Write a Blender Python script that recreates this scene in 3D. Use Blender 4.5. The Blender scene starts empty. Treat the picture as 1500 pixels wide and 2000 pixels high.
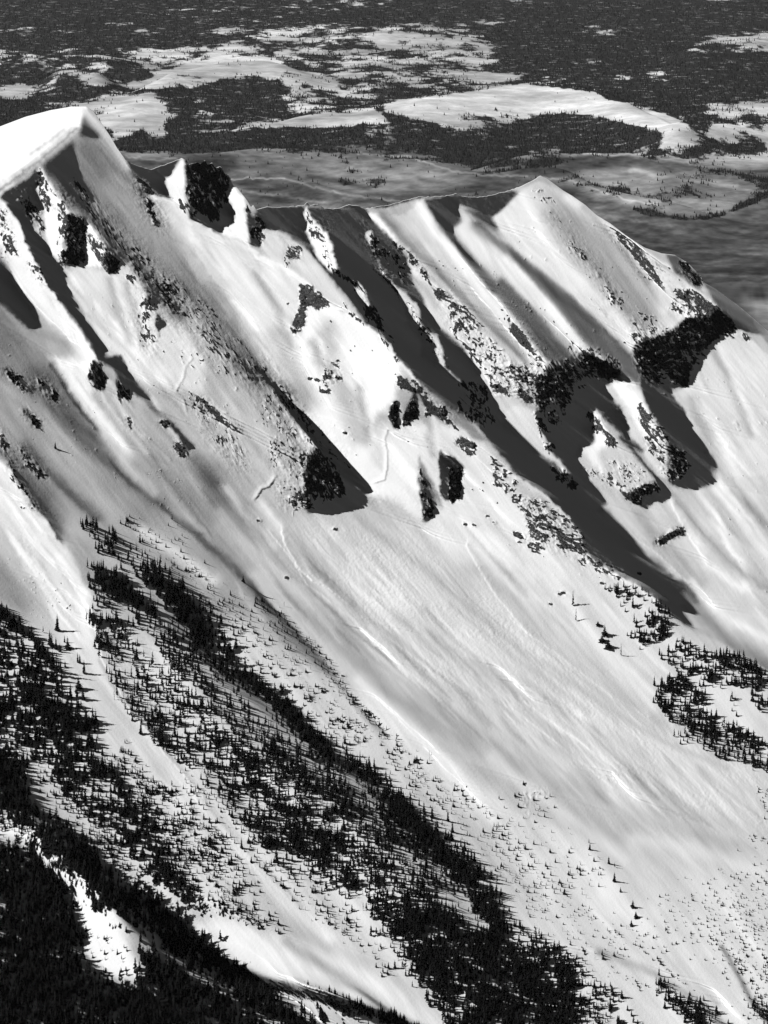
import bpy, sys, math
import numpy as np
VERB, NIT = 0, 90
HAZE = 1.7e-6
# ================================================================ camera, sky, sun, exposure
CAM = (0.0, 0.0, 0.0)
PITCH_DEG, FOCAL_PX, IMG_W, IMG_H = 11.5, 8000.0, 1500.0, 2000.0
SUN_AZ_DEG, SUN_EL_DEG = 75.0, 39.0       # sun: left of and a little behind the viewer
sc = bpy.context.scene
cam = bpy.data.cameras.new('camera'); cam_o = bpy.data.objects.new('camera', cam); sc.collection.objects.link(cam_o)
cam_o.location = CAM; cam_o.rotation_euler = (math.radians(90-PITCH_DEG), 0, 0)
cam.sensor_fit = 'VERTICAL'; cam.sensor_height = 36.0; cam.lens = 36.0*FOCAL_PX/IMG_H
cam.clip_start = 10; cam.clip_end = 250000
sc.camera = cam_o
sc.render.resolution_x, sc.render.resolution_y = 768, 1024
world = bpy.data.worlds.new("World"); sc.world = world; world.use_nodes = True
wn = world.node_tree; wn.nodes.clear()
sky = wn.nodes.new('ShaderNodeTexSky'); sky.sky_type = 'NISHITA'; sky.sun_disc = False
sky.sun_elevation = math.radians(SUN_EL_DEG); sky.altitude = 3000; sky.air_density = .45; sky.dust_density = .2
bw = wn.nodes.new('ShaderNodeSeparateColor'); bg = wn.nodes.new('ShaderNodeBackground'); wo = wn.nodes.new('ShaderNodeOutputWorld')
bg.inputs['Strength'].default_value = 0.05          # black-and-white film behind a red filter: only the red of the sky light counts
wn.links.new(sky.outputs[0], bw.inputs[0]); wn.links.new(bw.outputs[0], bg.inputs['Color']); wn.links.new(bg.outputs[0], wo.inputs[0])
_az, _el = math.radians(SUN_AZ_DEG), math.radians(SUN_EL_DEG)
to_sun = (-math.cos(_el)*math.sin(_az), -math.cos(_el)*math.cos(_az), math.sin(_el))
sky.sun_rotation = math.atan2(to_sun[0], to_sun[1])
from mathutils import Vector
sl = bpy.data.lights.new('sun', 'SUN'); sl.energy = 5.0; sl.angle = math.radians(0.5); sl.color = (1, 1, 1)
slo = bpy.data.objects.new('sun', sl); sc.collection.objects.link(slo)
slo.rotation_euler = Vector(to_sun).to_track_quat('Z', 'Y').to_euler()
sc.view_settings.view_transform = 'Standard'; sc.view_settings.look = 'None'
sc.view_settings.exposure = 0.19; sc.view_settings.gamma = 1.0
sc.cycles.max_bounces = 4; sc.cycles.diffuse_bounces = 0
import math
# ---------------------------------------------------------------- image-space grid of the mountain side
STEP = 2.0                       # grid spacing, in image pixels
X0, X1, Y0, Y1 = -240, 1700, 140, 2200
gx = np.arange(X0, X1 + 1, STEP); gy = np.arange(Y0, Y1 + 1, STEP)
GX, GY = np.meshgrid(gx, gy)
NYg, NXg = GX.shape
F_PX, D0 = 8000.0, 4000.0        # focal length (image pixels), distance of the middle of the face (m)
PITCH = math.radians(11.5)
SUN_AZ, SUN_EL = math.radians(75), math.radians(39)
cp, sp = math.cos(PITCH), math.sin(PITCH)
SUN = np.array([-math.cos(SUN_EL)*math.sin(SUN_AZ), -math.cos(SUN_EL)*math.cos(SUN_AZ), math.sin(SUN_EL)])
s_r, s_u, s_f = SUN[0], SUN[1]*sp + SUN[2]*cp, SUN[1]*cp - SUN[2]*sp
Ks = math.hypot(s_r, s_u); M0 = -s_f
sdir = np.array([s_r, -s_u]) / Ks          # towards the sun in the image (x right, y down)
_n = np.array([0.403, -0.447, 0.799])      # mean slope: 37 degrees, falling right and towards the viewer
nf = _n[1]*cp - _n[2]*sp; nu = _n[1]*sp + _n[2]*cp
WX, WY = -_n[0]/nf, -nu/nf                 # dw/dX(right), dw/dY(up)

def ZP(z, pts):
    o = {'A':(0,200,3),'B':(500,350,3),'C':(1000,350,3),'D':(0,700,3),'E':(500,700,3),'F':(1000,750,3),'G':(0,1000,3),
         'H':(500,1000,3),'I':(1000,1100,3),'J':(0,1500,3),'K':(500,1500,3),'L':(1000,1500,3),'M':(0,0,2),'N':(750,0,2),'O':(0,0,1)}[z]
    return [(o[0]+p[0]/o[2], o[1]+p[1]/o[2]) for p in pts]

def _gk(s):
    r = max(1, int(3*s)); k = np.exp(-0.5*(np.arange(-r, r+1)/s)**2); return k/k.sum()
def blur(a, s):
    if s < 0.3: return a
    if s > 6:                    # coarse blur on a reduced copy
        f = int(s/3); h, w = a.shape; H, W = -(-h//f)*f, -(-w//f)*f
        b = np.pad(a, ((0,H-h),(0,W-w)), mode='edge').reshape(H//f, f, W//f, f).mean((1,3))
        b = blur(b, s/f)
        yi = np.clip((np.arange(h)+.5)/f-.5, 0, b.shape[0]-1); xi = np.clip((np.arange(w)+.5)/f-.5, 0, b.shape[1]-1)
        y0 = np.minimum(yi.astype(int), max(0,b.shape[0]-2)); x0 = np.minimum(xi.astype(int), max(0,b.shape[1]-2))
        fy = (yi-y0)[:,None]; fx = (xi-x0)[None,:]
        y1 = np.minimum(y0+1, b.shape[0]-1); x1 = np.minimum(x0+1, b.shape[1]-1)
        return (b[y0][:,x0]*(1-fy)+b[y1][:,x0]*fy)*(1-fx)+(b[y0][:,x1]*(1-fy)+b[y1][:,x1]*fy)*fx
    k = _gk(s); r = len(k)//2
    p = np.pad(a, ((r,r),(0,0)), mode='edge'); o = sum(k[i]*p[i:i+a.shape[0]] for i in range(len(k)))
    p = np.pad(o, ((0,0),(r,r)), mode='edge'); return sum(k[i]*p[:, i:i+a.shape[1]] for i in range(len(k)))

class Map:
    """a map painted in image coordinates over a grid (ox,oy,step,shape)"""
    def __init__(self, ox, oy, st, ny, nx, base):
        self.ox, self.oy, self.st, self.ny, self.nx = ox, oy, st, ny, nx
        self.a = np.full((ny, nx), base, float) if np.isscalar(base) else base.copy()
    def win(self, pts, pad):
        xs = [p[0] for p in pts]; ys = [p[1] for p in pts]
        x0 = max(0, int((min(xs)-pad-self.ox)/self.st)); x1 = min(self.nx, int((max(xs)+pad-self.ox)/self.st)+2)
        y0 = max(0, int((min(ys)-pad-self.oy)/self.st)); y1 = min(self.ny, int((max(ys)+pad-self.oy)/self.st)+2)
        if x1 <= x0 or y1 <= y0: return None
        X, Y = np.meshgrid(self.ox+np.arange(x0,x1)*self.st, self.oy+np.arange(y0,y1)*self.st)
        return (slice(y0,y1), slice(x0,x1)), X, Y
    def P(self, val, pts, soft=4, z='O', k=1.0, jit=0):
        pts = ZP(z, pts); pts = rough(pts, jit)
        w = self.win(pts, soft*3)
        if w is None: return
        sl, X, Y = w; ins = np.zeros(X.shape, bool)
        for i in range(len(pts)):
            (ax, ay), (bx, by) = pts[i-1], pts[i]
            if ay == by: continue
            c = (Y > min(ay,by)) & (Y <= max(ay,by)); ins ^= c & (X < ax + (Y-ay)*(bx-ax)/(by-ay))
        m = blur(ins.astype(float), soft/self.st)*k
        self.a[sl] = self.a[sl]*(1-m) + val*m
    def S(self, val, pts, wl, wr=None, z='O', k=1.0, jit=0, add=False, p=2):
        """stroke; wl / wr half widths (scalars or one per vertex) left and right of the direction of travel"""
        pts = ZP(z, pts); n0 = len(pts)
        if jit and not hasattr(wl,'__len__') and not hasattr(wr,'__len__'): pts = rough(pts, jit)[:-max(1,int(math.hypot(pts[0][0]-pts[-1][0], pts[0][1]-pts[-1][1])/(jit*2.5)))]+[pts[-1]]; n0 = len(pts)
        wr = wl if wr is None else wr
        wl = list(wl) if hasattr(wl,'__len__') else [wl]*n0; wr = list(wr) if hasattr(wr,'__len__') else [wr]*n0
        w = self.win(pts, 2.6*max(max(wl),max(wr)))
        if w is None: return
        sl, X, Y = w; best = np.full(X.shape, 1e9); q = np.zeros(X.shape)
        for i in range(n0-1):
            (ax, ay), (bx, by) = pts[i], pts[i+1]; dx, dy = bx-ax, by-ay; L2 = dx*dx+dy*dy+1e-9
            t = np.clip(((X-ax)*dx+(Y-ay)*dy)/L2, 0, 1); ex, ey = X-ax-t*dx, Y-ay-t*dy
            d = np.hypot(ex, ey); side = dx*ey-dy*ex       # >0: right of travel (y down)
            wd = np.where(side < 0, wl[i]+(wl[i+1]-wl[i])*t, wr[i]+(wr[i+1]-wr[i])*t)
            m = d < best; best = np.where(m, d, best); q = np.where(m, d/np.maximum(wd, .1), q)
        m = np.exp(-q**p)*k
        if add: self.a[sl] += val*m
        else: self.a[sl] = self.a[sl]*(1-m) + val*m

_rng = np.random.default_rng(5)
def rough(pts, j):
    if not j: return pts
    out = []
    for i in range(len(pts)):
        a, b = pts[i], pts[(i+1) % len(pts)]; n = max(1, int(math.hypot(b[0]-a[0], b[1]-a[1])/(j*2.5)))
        for k in range(n):
            t = k/n; out.append((a[0]+(b[0]-a[0])*t+_rng.normal()*j*.5, a[1]+(b[1]-a[1])*t+_rng.normal()*j*.5))
    return out

# lattice noise on arbitrary coordinates
_tab = np.random.default_rng(11).random((256, 256))
def vnoise(x, y):
    xi = np.floor(x).astype(int); yi = np.floor(y).astype(int); fx = x-xi; fy = y-yi
    fx = fx*fx*(3-2*fx); fy = fy*fy*(3-2*fy)
    g = lambda a, b: _tab[a & 255, b & 255]
    return (g(xi,yi)*(1-fx)+g(xi+1,yi)*fx)*(1-fy)+(g(xi,yi+1)*(1-fx)+g(xi+1,yi+1)*fx)*fy
def fbm(x, y, o=4, g=.5):
    s = 0; a = 1; t = 0
    for i in range(o):
        s = s + a*vnoise(x*2**i+17.3*i, y*2**i+31.7*i); t += a; a *= g
    return s/t
# ---------------------------------------------------------------- traced light and shade of the face, image pixels; relief is solved from it
T = Map(X0, Y0, STEP, NYg, NXg, 0.70)
P, S = T.P, T.S
# wide zones
P(.64, [(-200,640),(60,640),(200,830),(320,960),(470,1110),(560,1200),(780,1440),(700,1480),(500,1330),(330,1130),(160,1000),(60,900),(-200,760)], 30)
P(.62, [(270,870),(420,1000),(700,1280),(900,1480),(1100,1640),(1060,1660),(850,1480),(640,1290),(400,1060),(250,920)], 16)
P(.84, [(640,1330),(800,1440),(950,1560),(1100,1640),(1250,1700),(1700,1640),(1700,2200),(1100,2200),(1000,1800),(800,1560),(640,1400)], 40)
P(.88, [(1000,1620),(1250,1760),(1500,1760),(1500,2050),(1250,2050),(1000,1800)], 60)
P(.84, [(150,1180),(240,1230),(330,1330),(430,1430),(560,1500),(760,1650),(930,1850),(1000,2050),(850,2050),(760,1900),(600,1800),(300,1790),(200,1700),(60,1500),(-200,1500),(-200,1200),(60,1230)], 26)
P(.80, [(480,1200),(620,1300),(760,1450),(900,1570),(1000,1660),(1060,1800),(1000,1800),(850,1640),(640,1450),(500,1340),(400,1240)], 16)
P(.82, [(540,1010),(700,1000),(850,1050),(1000,1180),(1250,1380),(1500,1500),(1700,1560),(1700,1640),(1400,1600),(1150,1560),(900,1420),(650,1200)], 20)
P(.84, [(880,880),(1000,930),(1130,1070),(1230,1140),(1340,1240),(1500,1320),(1700,1400),(1700,1540),(1500,1490),(1300,1400),(1150,1300),(1000,1160),(900,1060),(850,1000)], 14)
# ---- upper left summit
P(1.05, [(-500,700),(-500,200),(0,100),(150,60),(300,10),(480,-10),(515,30),(490,70),(470,150),(400,210),(300,290),(200,370),(100,430),(0,520)], 3, 'A')
S(.80, [(-100,580),(60,440),(200,340),(300,262),(420,150)], 4, 10, 'A', .8)
# gray flank of the summit
P(.50, [(450,200),(570,205),(680,290),(760,400),(900,560),(1000,700),(1100,900),(1300,1150),(1500,1400),(1650,1650),(1450,1650),(1200,1300),(1000,1100),(800,880),(600,660),(450,430)], 10, 'A')
P(.62, [(620,420),(720,430),(900,700),(1050,850),(1200,1120),(1000,1000),(850,830),(700,640),(600,520)], 12, 'A')
P(.22, [(495,60),(505,120),(590,195),(570,208),(460,195),(430,230),(450,380),(480,450),(560,560),(520,600),(420,480),(330,420),(290,440),(250,370),(350,290),(470,190),(488,100)], 4, 'A')
P(.38, [(290,400),(420,450),(500,560),(640,700),(760,850),(1000,1100),(1100,1260),(1050,1280),(900,1120),(780,1000),(650,880),(560,760),(500,690),(440,640),(400,600),(330,500)], 7, 'A')
S(.26, [(330,420),(430,540),(520,640)], 9, z='A')
S(.33, [(560,720),(720,880),(880,1060),(960,1160)], 5, 7, 'A', .9)
S(.80, [(505,45),(620,160),(690,270),(750,370)], 2, 11, 'A')
S(.38, [(820,500),(880,620),(930,720)], 6, z='A')
S(.55, [(1000,860),(1250,1150),(1500,1450),(1700,1700)], 14, z='A', k=.8)
# bright bowl beside it
P(.88, [(900,545),(1000,575),(1110,685),(1300,785),(1500,865),(1660,945),(1800,1040),(1900,1200),(1700,1400),(1500,1250),(1350,1150),(1200,980),(1050,800),(950,660)], 14, 'A')
P(.88, [(0,440),(160,505),(300,600),(260,720),(200,900),(260,1000),(350,1090),(400,1200),(300,1250),(120,1150),(0,1000),(-200,700)], 10, 'B')
P(.95, [(300,600),(440,745),(640,855),(740,920),(850,1070),(830,1180),(800,1300),(620,1480),(900,1560),(1100,1700),(900,1900),(500,1800),(250,1500),(330,1250),(230,950),(280,700)], 6, 'B')
S(.72, [(420,900),(430,1100),(520,1250),(600,1500)], 22, z='B', k=.8)
S(.70, [(120,900),(200,1080),(330,1300)], 18, z='B', k=.6)
P(1.0, [(640,1000),(850,1080),(840,1200),(740,1380),(680,1250),(700,1100)], 12, 'B')
P(.88, [(740,820),(930,830),(1000,950),(1000,1100),(880,1100),(800,1000),(720,900)], 8)
# ---- far notch, pinnacle and black pyramid
P(.25, [(720,290),(770,400),(910,530),(1000,572),(975,520),(965,470),(950,455),(1000,420),(1040,350),(1080,300),(900,250)], 2, 'A')
P(.95, [(1060,330),(1080,325),(1085,640),(1020,580),(990,550),(965,455),(1010,420)], 2, 'A', jit=1)
P(.17, [(1080,310),(1200,330),(1290,370),(1350,450),(1360,490),(1325,560),(1380,640),(1360,710),(1300,760),(1200,740),(1110,680),(1100,560)], 2, 'A', jit=1.5)
P(.97, [(1340,510),(1370,490),(1420,550),(1440,620),(1480,700),(1460,830),(1300,775),(1295,730),(1370,700),(1380,640),(1325,570)], 2, 'A', jit=1.5)
P(.25, [(1440,600),(1500,700),(1540,780),(1530,850),(1470,830)], 2, 'A', jit=2)
# ---- headwall under the crest
P(.22, [(0,170),(200,160),(300,150),(640,175),(820,150),(950,110),(1200,90),(1500,60),(1500,-20),(0,-20)], 1.5, 'B')
P(.22, [(0,160),(640,170),(660,220),(720,290),(800,350),(900,480),(1000,560),(1050,640),(1150,740),(1280,850),(1400,980),(1480,1040),(1350,1250),(1450,1420),(1700,1700),(1650,1800),(1500,1700),(1300,1440),(1180,1370),(1050,1270),(940,1170),(850,1060),(780,980),(720,900),(640,850),(500,690),(400,540),(330,440),(200,330),(120,290),(0,290)], 2, 'B', jit=1)
P(.85, [(20,300),(110,300),(170,400),(165,500),(60,440),(20,380)], 3, 'B')
P(.82, [(130,300),(280,390),(340,450),(450,590),(560,730),(640,840),(500,790),(380,700),(330,610),(280,560),(250,520),(170,480),(190,390)], 3, 'B')
P(.97, [(300,155),(330,230),(400,300),(450,380),(470,470),(480,540),(440,545),(380,490),(330,400),(290,290),(300,250),(270,200)], 1.5, 'B', jit=2)
P(.9, [(575,570),(640,650),(670,740),(640,770),(600,730),(570,670)], 2, 'B', jit=2)
P(.85, [(640,310),(680,310),(690,410),(660,380)], 2, 'B', jit=2)
P(.85, [(715,500),(760,570),(800,620),(870,660),(960,750),(970,850),(1000,900),(1060,900),(1090,990),(1110,1100),(1200,1180),(1190,1200),(1090,1130),(960,1040),(965,960),(900,860),(860,740),(800,650),(740,590)], 1.5, 'B', jit=1.5)
P(.85, [(870,460),(930,500),(1050,610),(1150,700),(1300,850),(1500,1040),(1560,1200),(1500,1330),(1380,1280),(1330,1190),(1220,1000),(1120,910),(1010,800),(980,700),(920,620),(910,540)], 2, 'B', jit=1.5)
P(.80, [(1380,1280),(1500,1270),(1600,1350),(1700,1560),(1640,1620),(1500,1480),(1420,1390)], 3, 'B')
# smooth ribs right of the headwall
P(.80, [(640,200),(700,200),(870,210),(930,160),(975,105),(1000,180),(1180,400),(1320,590),(1500,820),(1700,1080),(2000,1350),(1900,1400),(1700,1240),(1500,1040),(1280,830),(1050,600),(900,440),(760,290)], 2, 'B')
S(.55, [(740,220),(900,400),(1080,560),(1250,740),(1600,1090)], 13, 5, 'B', .9)
P(.97, [(640,200),(700,200),(830,370),(820,370),(700,260)], 1.5, 'B')
S(.97, [(960,150),(1050,320),(1200,480),(1350,680),(1500,860),(1750,1150)], 8, 12, 'B')
P(.22, [(985,120),(1200,90),(1500,70),(1700,60),(1640,110),(1510,130),(1440,190),(1380,220),(1300,190),(1190,140),(1180,190),(1210,250),(1150,290),(1180,360),(1060,250)], 2, 'B', jit=1)
P(.36, [(1050,250),(1180,360),(1350,550),(1500,700),(1700,900),(2000,1150),(2150,1420),(1980,1400),(1700,1050),(1500,800),(1350,620),(1170,400)], 3, 'B')
P(.90, [(1180,150),(1220,170),(1350,300),(1450,400),(1600,560),(1750,720),(2000,960),(2200,1100),(2150,1180),(1900,1000),(1700,820),(1500,640),(1350,520),(1150,300),(1210,240)], 5, 'B')
P(.22, [(1220,170),(1320,190),(1380,220),(1440,290),(1400,300),(1330,260)], 4, 'B')
S(.42, [(1300,260),(1500,430),(1700,620),(1900,800),(2100,980),(2250,1130)], 5, 13, 'B', .95)
# right flank (zone C)
P(.85, [(20,100),(120,20),(160,10),(350,100),(500,200),(600,280),(700,350),(780,420),(950,520),(1080,640),(1210,750),(1150,840),(900,890),(700,1000),(650,960),(350,680),(0,400),(-120,230),(-60,180)], 2, 'C')
P(.62, [(150,60),(300,100),(480,200),(600,400),(800,600),(900,850),(700,900),(450,600),(250,250)], 22, 'C')
S(.93, [(60,80),(180,330),(330,530),(560,760),(700,960)], 12, z='C', k=.9)
P(.38, [(-30,370),(0,400),(150,530),(350,690),(500,830),(700,1040),(765,1180),(720,1200),(660,1120),(560,1060),(440,970),(330,860),(200,710),(80,570),(0,470)], 4, 'C')
S(.36, [(330,690),(500,840),(700,1050)], 2, 8, 'C', .8)
S(.55, [(230,200),(420,420),(600,620),(800,830)], 14, z='C', k=.6)
S(.90, [(330,110),(560,280),(700,420),(870,640),(900,760)], 11, z='C', k=.9)
S(.58, [(420,170),(650,420),(800,600)], 8, z='C', k=.6)
S(.88, [(760,470),(900,640),(960,760),(1000,820)], 8, z='C', k=.8)
S(.92, [(-40,470),(180,690),(350,900),(400,980)], 9, z='C', k=.95)
P(.37, [(-60,570),(0,630),(130,770),(260,930),(380,1070),(300,1090),(200,1040),(100,900),(0,760),(-120,640)], 4, 'C')
S(.88, [(-100,700),(60,900),(170,1200)], 10, z='C', k=.9)
P(.25, [(900,430),(960,450),(1100,560),(1110,650),(1080,640),(950,540)], 2, 'C')
P(.22, [(1110,580),(1200,640),(1330,740),(1480,870),(1500,920),(1400,900),(1300,860),(1210,750)], 2, 'C')
P(.45, [(1400,820),(1700,1030),(1700,1100),(1500,960),(1460,900)], 3, 'C')
# black cliff band
P(.17, [(150,1200),(220,1080),(350,1060),(420,1020),(500,1050),(570,1070),(660,1130),(680,1180),(600,1200),(540,1210),(560,1270),(640,1340),(680,1450),(700,1560),(680,1520),(560,1420),(500,1330),(460,1350),(460,1450),(480,1500),(460,1560),(380,1560),(300,1450),(200,1400),(130,1290)], 2.5, 'C', jit=2)
P(.16, [(700,1010),(750,960),(900,900),(1020,820),(1170,800),(1210,750),(1300,860),(1180,960),(1100,1090),(1040,1170),(1030,1220),(940,1220),(930,1260),(1000,1340),(1070,1490),(1120,1600),(1190,1640),(1210,1760),(1080,1810),(930,1790),(900,1600),(870,1520),(800,1360),(760,1250),(740,1100)], 2, 'C', jit=2)
P(.85, [(1300,870),(1380,920),(1500,1030),(1900,1300),(1900,2000),(1500,2000),(1250,1760),(1180,1620),(1070,1480),(1000,1340),(930,1255),(1030,1220),(1100,1090),(1200,960)], 2, 'C')
P(.85, [(600,1200),(700,1180),(770,1270),(810,1370),(900,1520),(920,1650),(900,1760),(860,1740),(760,1600),(700,1500),(640,1340),(540,1215)], 2, 'C', jit=2)
P(.98, [(560,1180),(660,1170),(770,1290),(800,1400),(880,1540),(760,1500),(680,1350)], 4, 'C')
# below the cliff band (zone F)
P(.95, [(450,160),(500,150),(530,220),(600,330),(680,430),(800,560),(700,600),(640,660),(560,560),(430,480),(390,380),(470,350),(480,250)], 3, 'F', jit=2)
P(.80, [(600,320),(700,400),(860,570),(700,640),(560,540),(500,400)], 4, 'F')
P(.2, [(850,560),(940,660),(910,690),(830,690),(800,740),(700,690),(760,600)], 2, 'F', jit=1)
S(.22, [(640,310),(760,390)], 4, 5, 'F')
S(.22, [(680,340),(760,450),(860,560)], 1.5, 5, 'F')
P(.80, [(390,360),(380,460),(430,560),(520,650),(480,740),(570,800),(640,850),(760,1020),(1000,1160),(1070,1200),(980,1280),(1060,1430),(1700,2100),(1900,2000),(1900,500),(1210,560),(1200,600),(1080,615),(930,600),(950,660),(910,690),(820,700),(790,740),(700,690),(650,650),(560,560)], 3, 'F')
P(.22, [(-50,270),(60,310),(150,400),(250,460),(340,530),(430,590),(520,650),(560,710),(480,740),(570,830),(640,900),(700,980),(820,1050),(960,1140),(1050,1190),(1100,1290),(980,1290),(1000,1340),(1060,1420),(1000,1400),(850,1265),(700,1160),(600,1100),(480,1050),(410,980),(400,890),(350,830),(320,770),(250,720),(180,640),(60,560),(0,500)], 3, 'F')
P(.22, [(150,150),(300,100),(450,160),(480,250),(470,350),(380,360),(390,480),(520,650),(460,640),(340,530),(230,400),(160,260)], 2, 'F', jit=1)
S(.42, [(560,760),(700,960),(880,1080)], 8, z='F', k=.7)
S(.62, [(950,660),(1080,830),(1280,1050),(1500,1200),(1800,1400)], 10, z='F', k=.8)
S(.95, [(930,690),(1020,830),(1150,1060),(1350,1200)], 8, z='F', k=.8)
S(.93, [(1200,540),(1300,700),(1500,1000),(1700,1200)], 14, z='F', k=.7)
S(.62, [(760,760),(820,860),(960,1000),(1100,1160)], 14, z='F', k=.7)
S(.48, [(850,920),(990,860)], 7, z='F', k=.8)
S(.55, [(1030,1260),(1150,1400),(1300,1520),(1500,1640)], 16, z='F', k=.8)
S(.65, [(1050,100),(1150,350),(1300,620),(1500,830)], 12, z='F', k=.6)
S(.95, [(1060,1160),(1200,1330),(1500,1500)], 9, z='F', k=.7)
# cliffs in the middle of the face
P(.15, [(330,520),(400,540),(440,590),(520,640),(600,710),(655,785),(625,810),(610,860),(570,880),(450,905),(300,900),(290,760),(290,640)], 1.5, 'E', jit=1)
S(.18, [(0,60),(120,180),(230,330),(330,450),(440,580)], 3, [5,7,8,8,6], 'E')
P(.2, [(945,560),(980,640),(1020,740),(1050,800),(1055,910),(980,970),(970,860),(940,700)], 1.5, 'E', jit=1)
S(.55, [(970,620),(1080,840)], 4, 12, 'E', .8)
P(.18, [(1072,560),(1085,530),(1100,570),(1130,560),(1180,595),(1215,640),(1200,700),(1210,770),(1198,825),(1160,820),(1150,850),(1110,830),(1082,800),(1070,740),(1075,660),(1065,620)], 1, 'E', jit=1)
P(.2, [(780,320),(820,250),(835,330),(835,410),(815,405)], 1.5, 'E')
P(.2, [(860,370),(890,290),(930,170),(945,250),(940,350),(890,380)], 1.5, 'E', jit=1)
P(.58, [(1050,230),(1200,320),(1330,450),(1380,500),(1280,470),(1150,370)], 2, 'E')
P(.92, [(780,430),(950,520),(960,640),(960,800),(990,940),(900,900),(800,780),(740,700)], 5, 'E')
S(.92, [(20,700),(60,860),(150,960)], 12, z='E', k=.5)
P(.75, [(-120,100),(60,340),(130,560),(200,780),(260,900),(60,860),(-60,640),(-260,330)], 10, 'E')
# ---- left hand gullies
P(.92, [(0,420),(60,440),(100,540),(160,690),(230,790),(300,920),(330,1080),(480,1180),(400,1260),(560,1500),(600,1640),(520,1600),(400,1400),(200,1200),(100,1100),(50,950),(0,850),(-200,700)], 6, 'A')
P(.22, [(0,560),(30,520),(180,440),(215,380),(230,420),(240,480),(210,500),(250,620),(150,640),(100,560),(60,600)], 2, 'A', jit=1)
P(.22, [(30,600),(120,560),(200,750),(300,870),(400,1050),(480,1200),(570,1350),(660,1500),(700,1580),(560,1500),(480,1350),(400,1250),(330,1150),(260,1050),(170,870),(110,700)], 2, 'A', jit=.7)
P(.97, [(220,365),(250,400),(290,470),(350,560),(400,640),(390,720),(370,850),(350,940),(300,880),(260,760),(260,680),(250,580),(210,500),(240,460)], 2, 'A', jit=1.5)
P(.2, [(390,650),(500,670),(490,760),(500,850),(520,910),(490,960),(420,960),(370,930),(385,800)], 1.5, 'A', jit=2)
P(.97, [(510,700),(560,760),(610,830),(620,900),(600,960),(500,960),(510,900),(490,800)], 2, 'A', jit=2)
P(.85, [(370,1050),(430,960),(600,960),(680,1000),(740,930),(820,1040),(870,1180),(920,1250),(1000,1300),(1100,1350),(1200,1500),(1200,1700),(800,1650),(620,1480),(480,1240)], 6, 'A')
P(.2, [(620,850),(700,900),(710,930),(680,1000),(640,1000),(610,920)], 1.5, 'A', jit=1.5)
P(.2, [(850,1080),(900,1120),(930,1160),(920,1230),(870,1160)], 1.5, 'A', jit=1.5)
P(.2, [(920,1240),(980,1290),(940,1330),(930,1380),(915,1310)], 1, 'A')
S(.97, [(340,1200),(440,1310),(500,1420),(530,1560)], 9, 4, 'A')
P(.28, [(0,910),(60,1000),(110,1110),(180,1220),(220,1310),(180,1330),(100,1270),(0,1190),(-200,1000),(-200,800)], 2.5, 'A')
P(.55, [(-200,1350),(0,1190),(120,1300),(250,1480),(350,1650),(380,1790),(560,1930),(700,2110),(560,2040),(380,1900),(200,1700),(-200,1560)], 8, 'A')
# zone D
P(.93, [(290,0),(530,-20),(540,150),(560,250),(700,400),(800,600),(720,560),(620,470),(500,350),(380,180)], 6, 'D')
P(.2, [(540,0),(600,30),(605,80),(622,110),(600,135),(603,180),(560,185),(550,150),(525,120),(538,60)], 1.2, 'D', jit=3)
P(.2, [(620,0),(690,-20),(770,90),(840,200),(940,310),(1050,420),(1145,520),(1100,530),(1050,460),(980,390),(900,310),(830,240),(760,180),(760,235),(700,225),(680,150),(690,100)], 1.5, 'D', jit=.8)
S(.26, [(290,40),(350,130),(400,220),(480,320),(560,420)], 7, 2, 'D')
P(.45, [(150,60),(300,40),(390,200),(560,430),(700,580),(850,740),(1000,880),(1000,930),(850,840),(600,620),(430,460),(300,330),(120,160)], 9, 'D')
S(.35, [(640,600),(760,730),(950,880),(1100,1000),(1300,1170),(1500,1340)], [6,8,4,9,10,8], [2,3,2,4,8,8], 'D', .85)
P(.66, [(0,150),(150,300),(400,540),(600,700),(850,860),(700,900),(400,850),(250,700),(100,540),(-200,300)], 12, 'D')
S(.40, [(140,520),(250,640),(420,820),(560,930)], 14, 6, 'D', .85)
S(.35, [(150,310),(220,390)], 6, z='D')
S(.30, [(40,70),(180,190)], 6, z='D')
P(.45, [(1080,520),(1200,600),(1300,690),(1330,800),(1450,930),(1550,1100),(1400,1010),(1250,830),(1120,640)], 14, 'D')
S(.85, [(1330,770),(1400,880),(1500,1000),(1600,1100)], 9, 14, 'D', .8, jit=2)
S(.82, [(620,470),(760,650),(900,780)], 12, 14, 'D', .6)
S(.88, [(840,1010),(1080,1180),(1250,1300)], 14, z='D', k=.8)
P(.88, [(-200,620),(0,590),(60,650),(120,750),(200,870),(280,960),(370,1050),(430,1180),(470,1260),(490,1350),(500,1500),(540,1650),(400,1750),(300,1500),(150,1250),(0,950),(-200,800)], 3, 'D')
S(.44, [(40,600),(110,690),(200,820),(290,960),(340,1060)], [30,34,38,30,12], 2, 'D')
P(.24, [(60,650),(90,660),(150,780),(210,860),(290,960),(240,930),(180,870),(110,750)], 2, 'D', jit=1)
P(.80, [(-200,850),(0,950),(150,1250),(260,1500),(300,1640),(100,1580),(-200,1300)], 14, 'D')
P(.60, [(-200,1000),(0,1150),(110,1300),(200,1450),(100,1500),(-200,1350)], 16, 'D')
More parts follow.
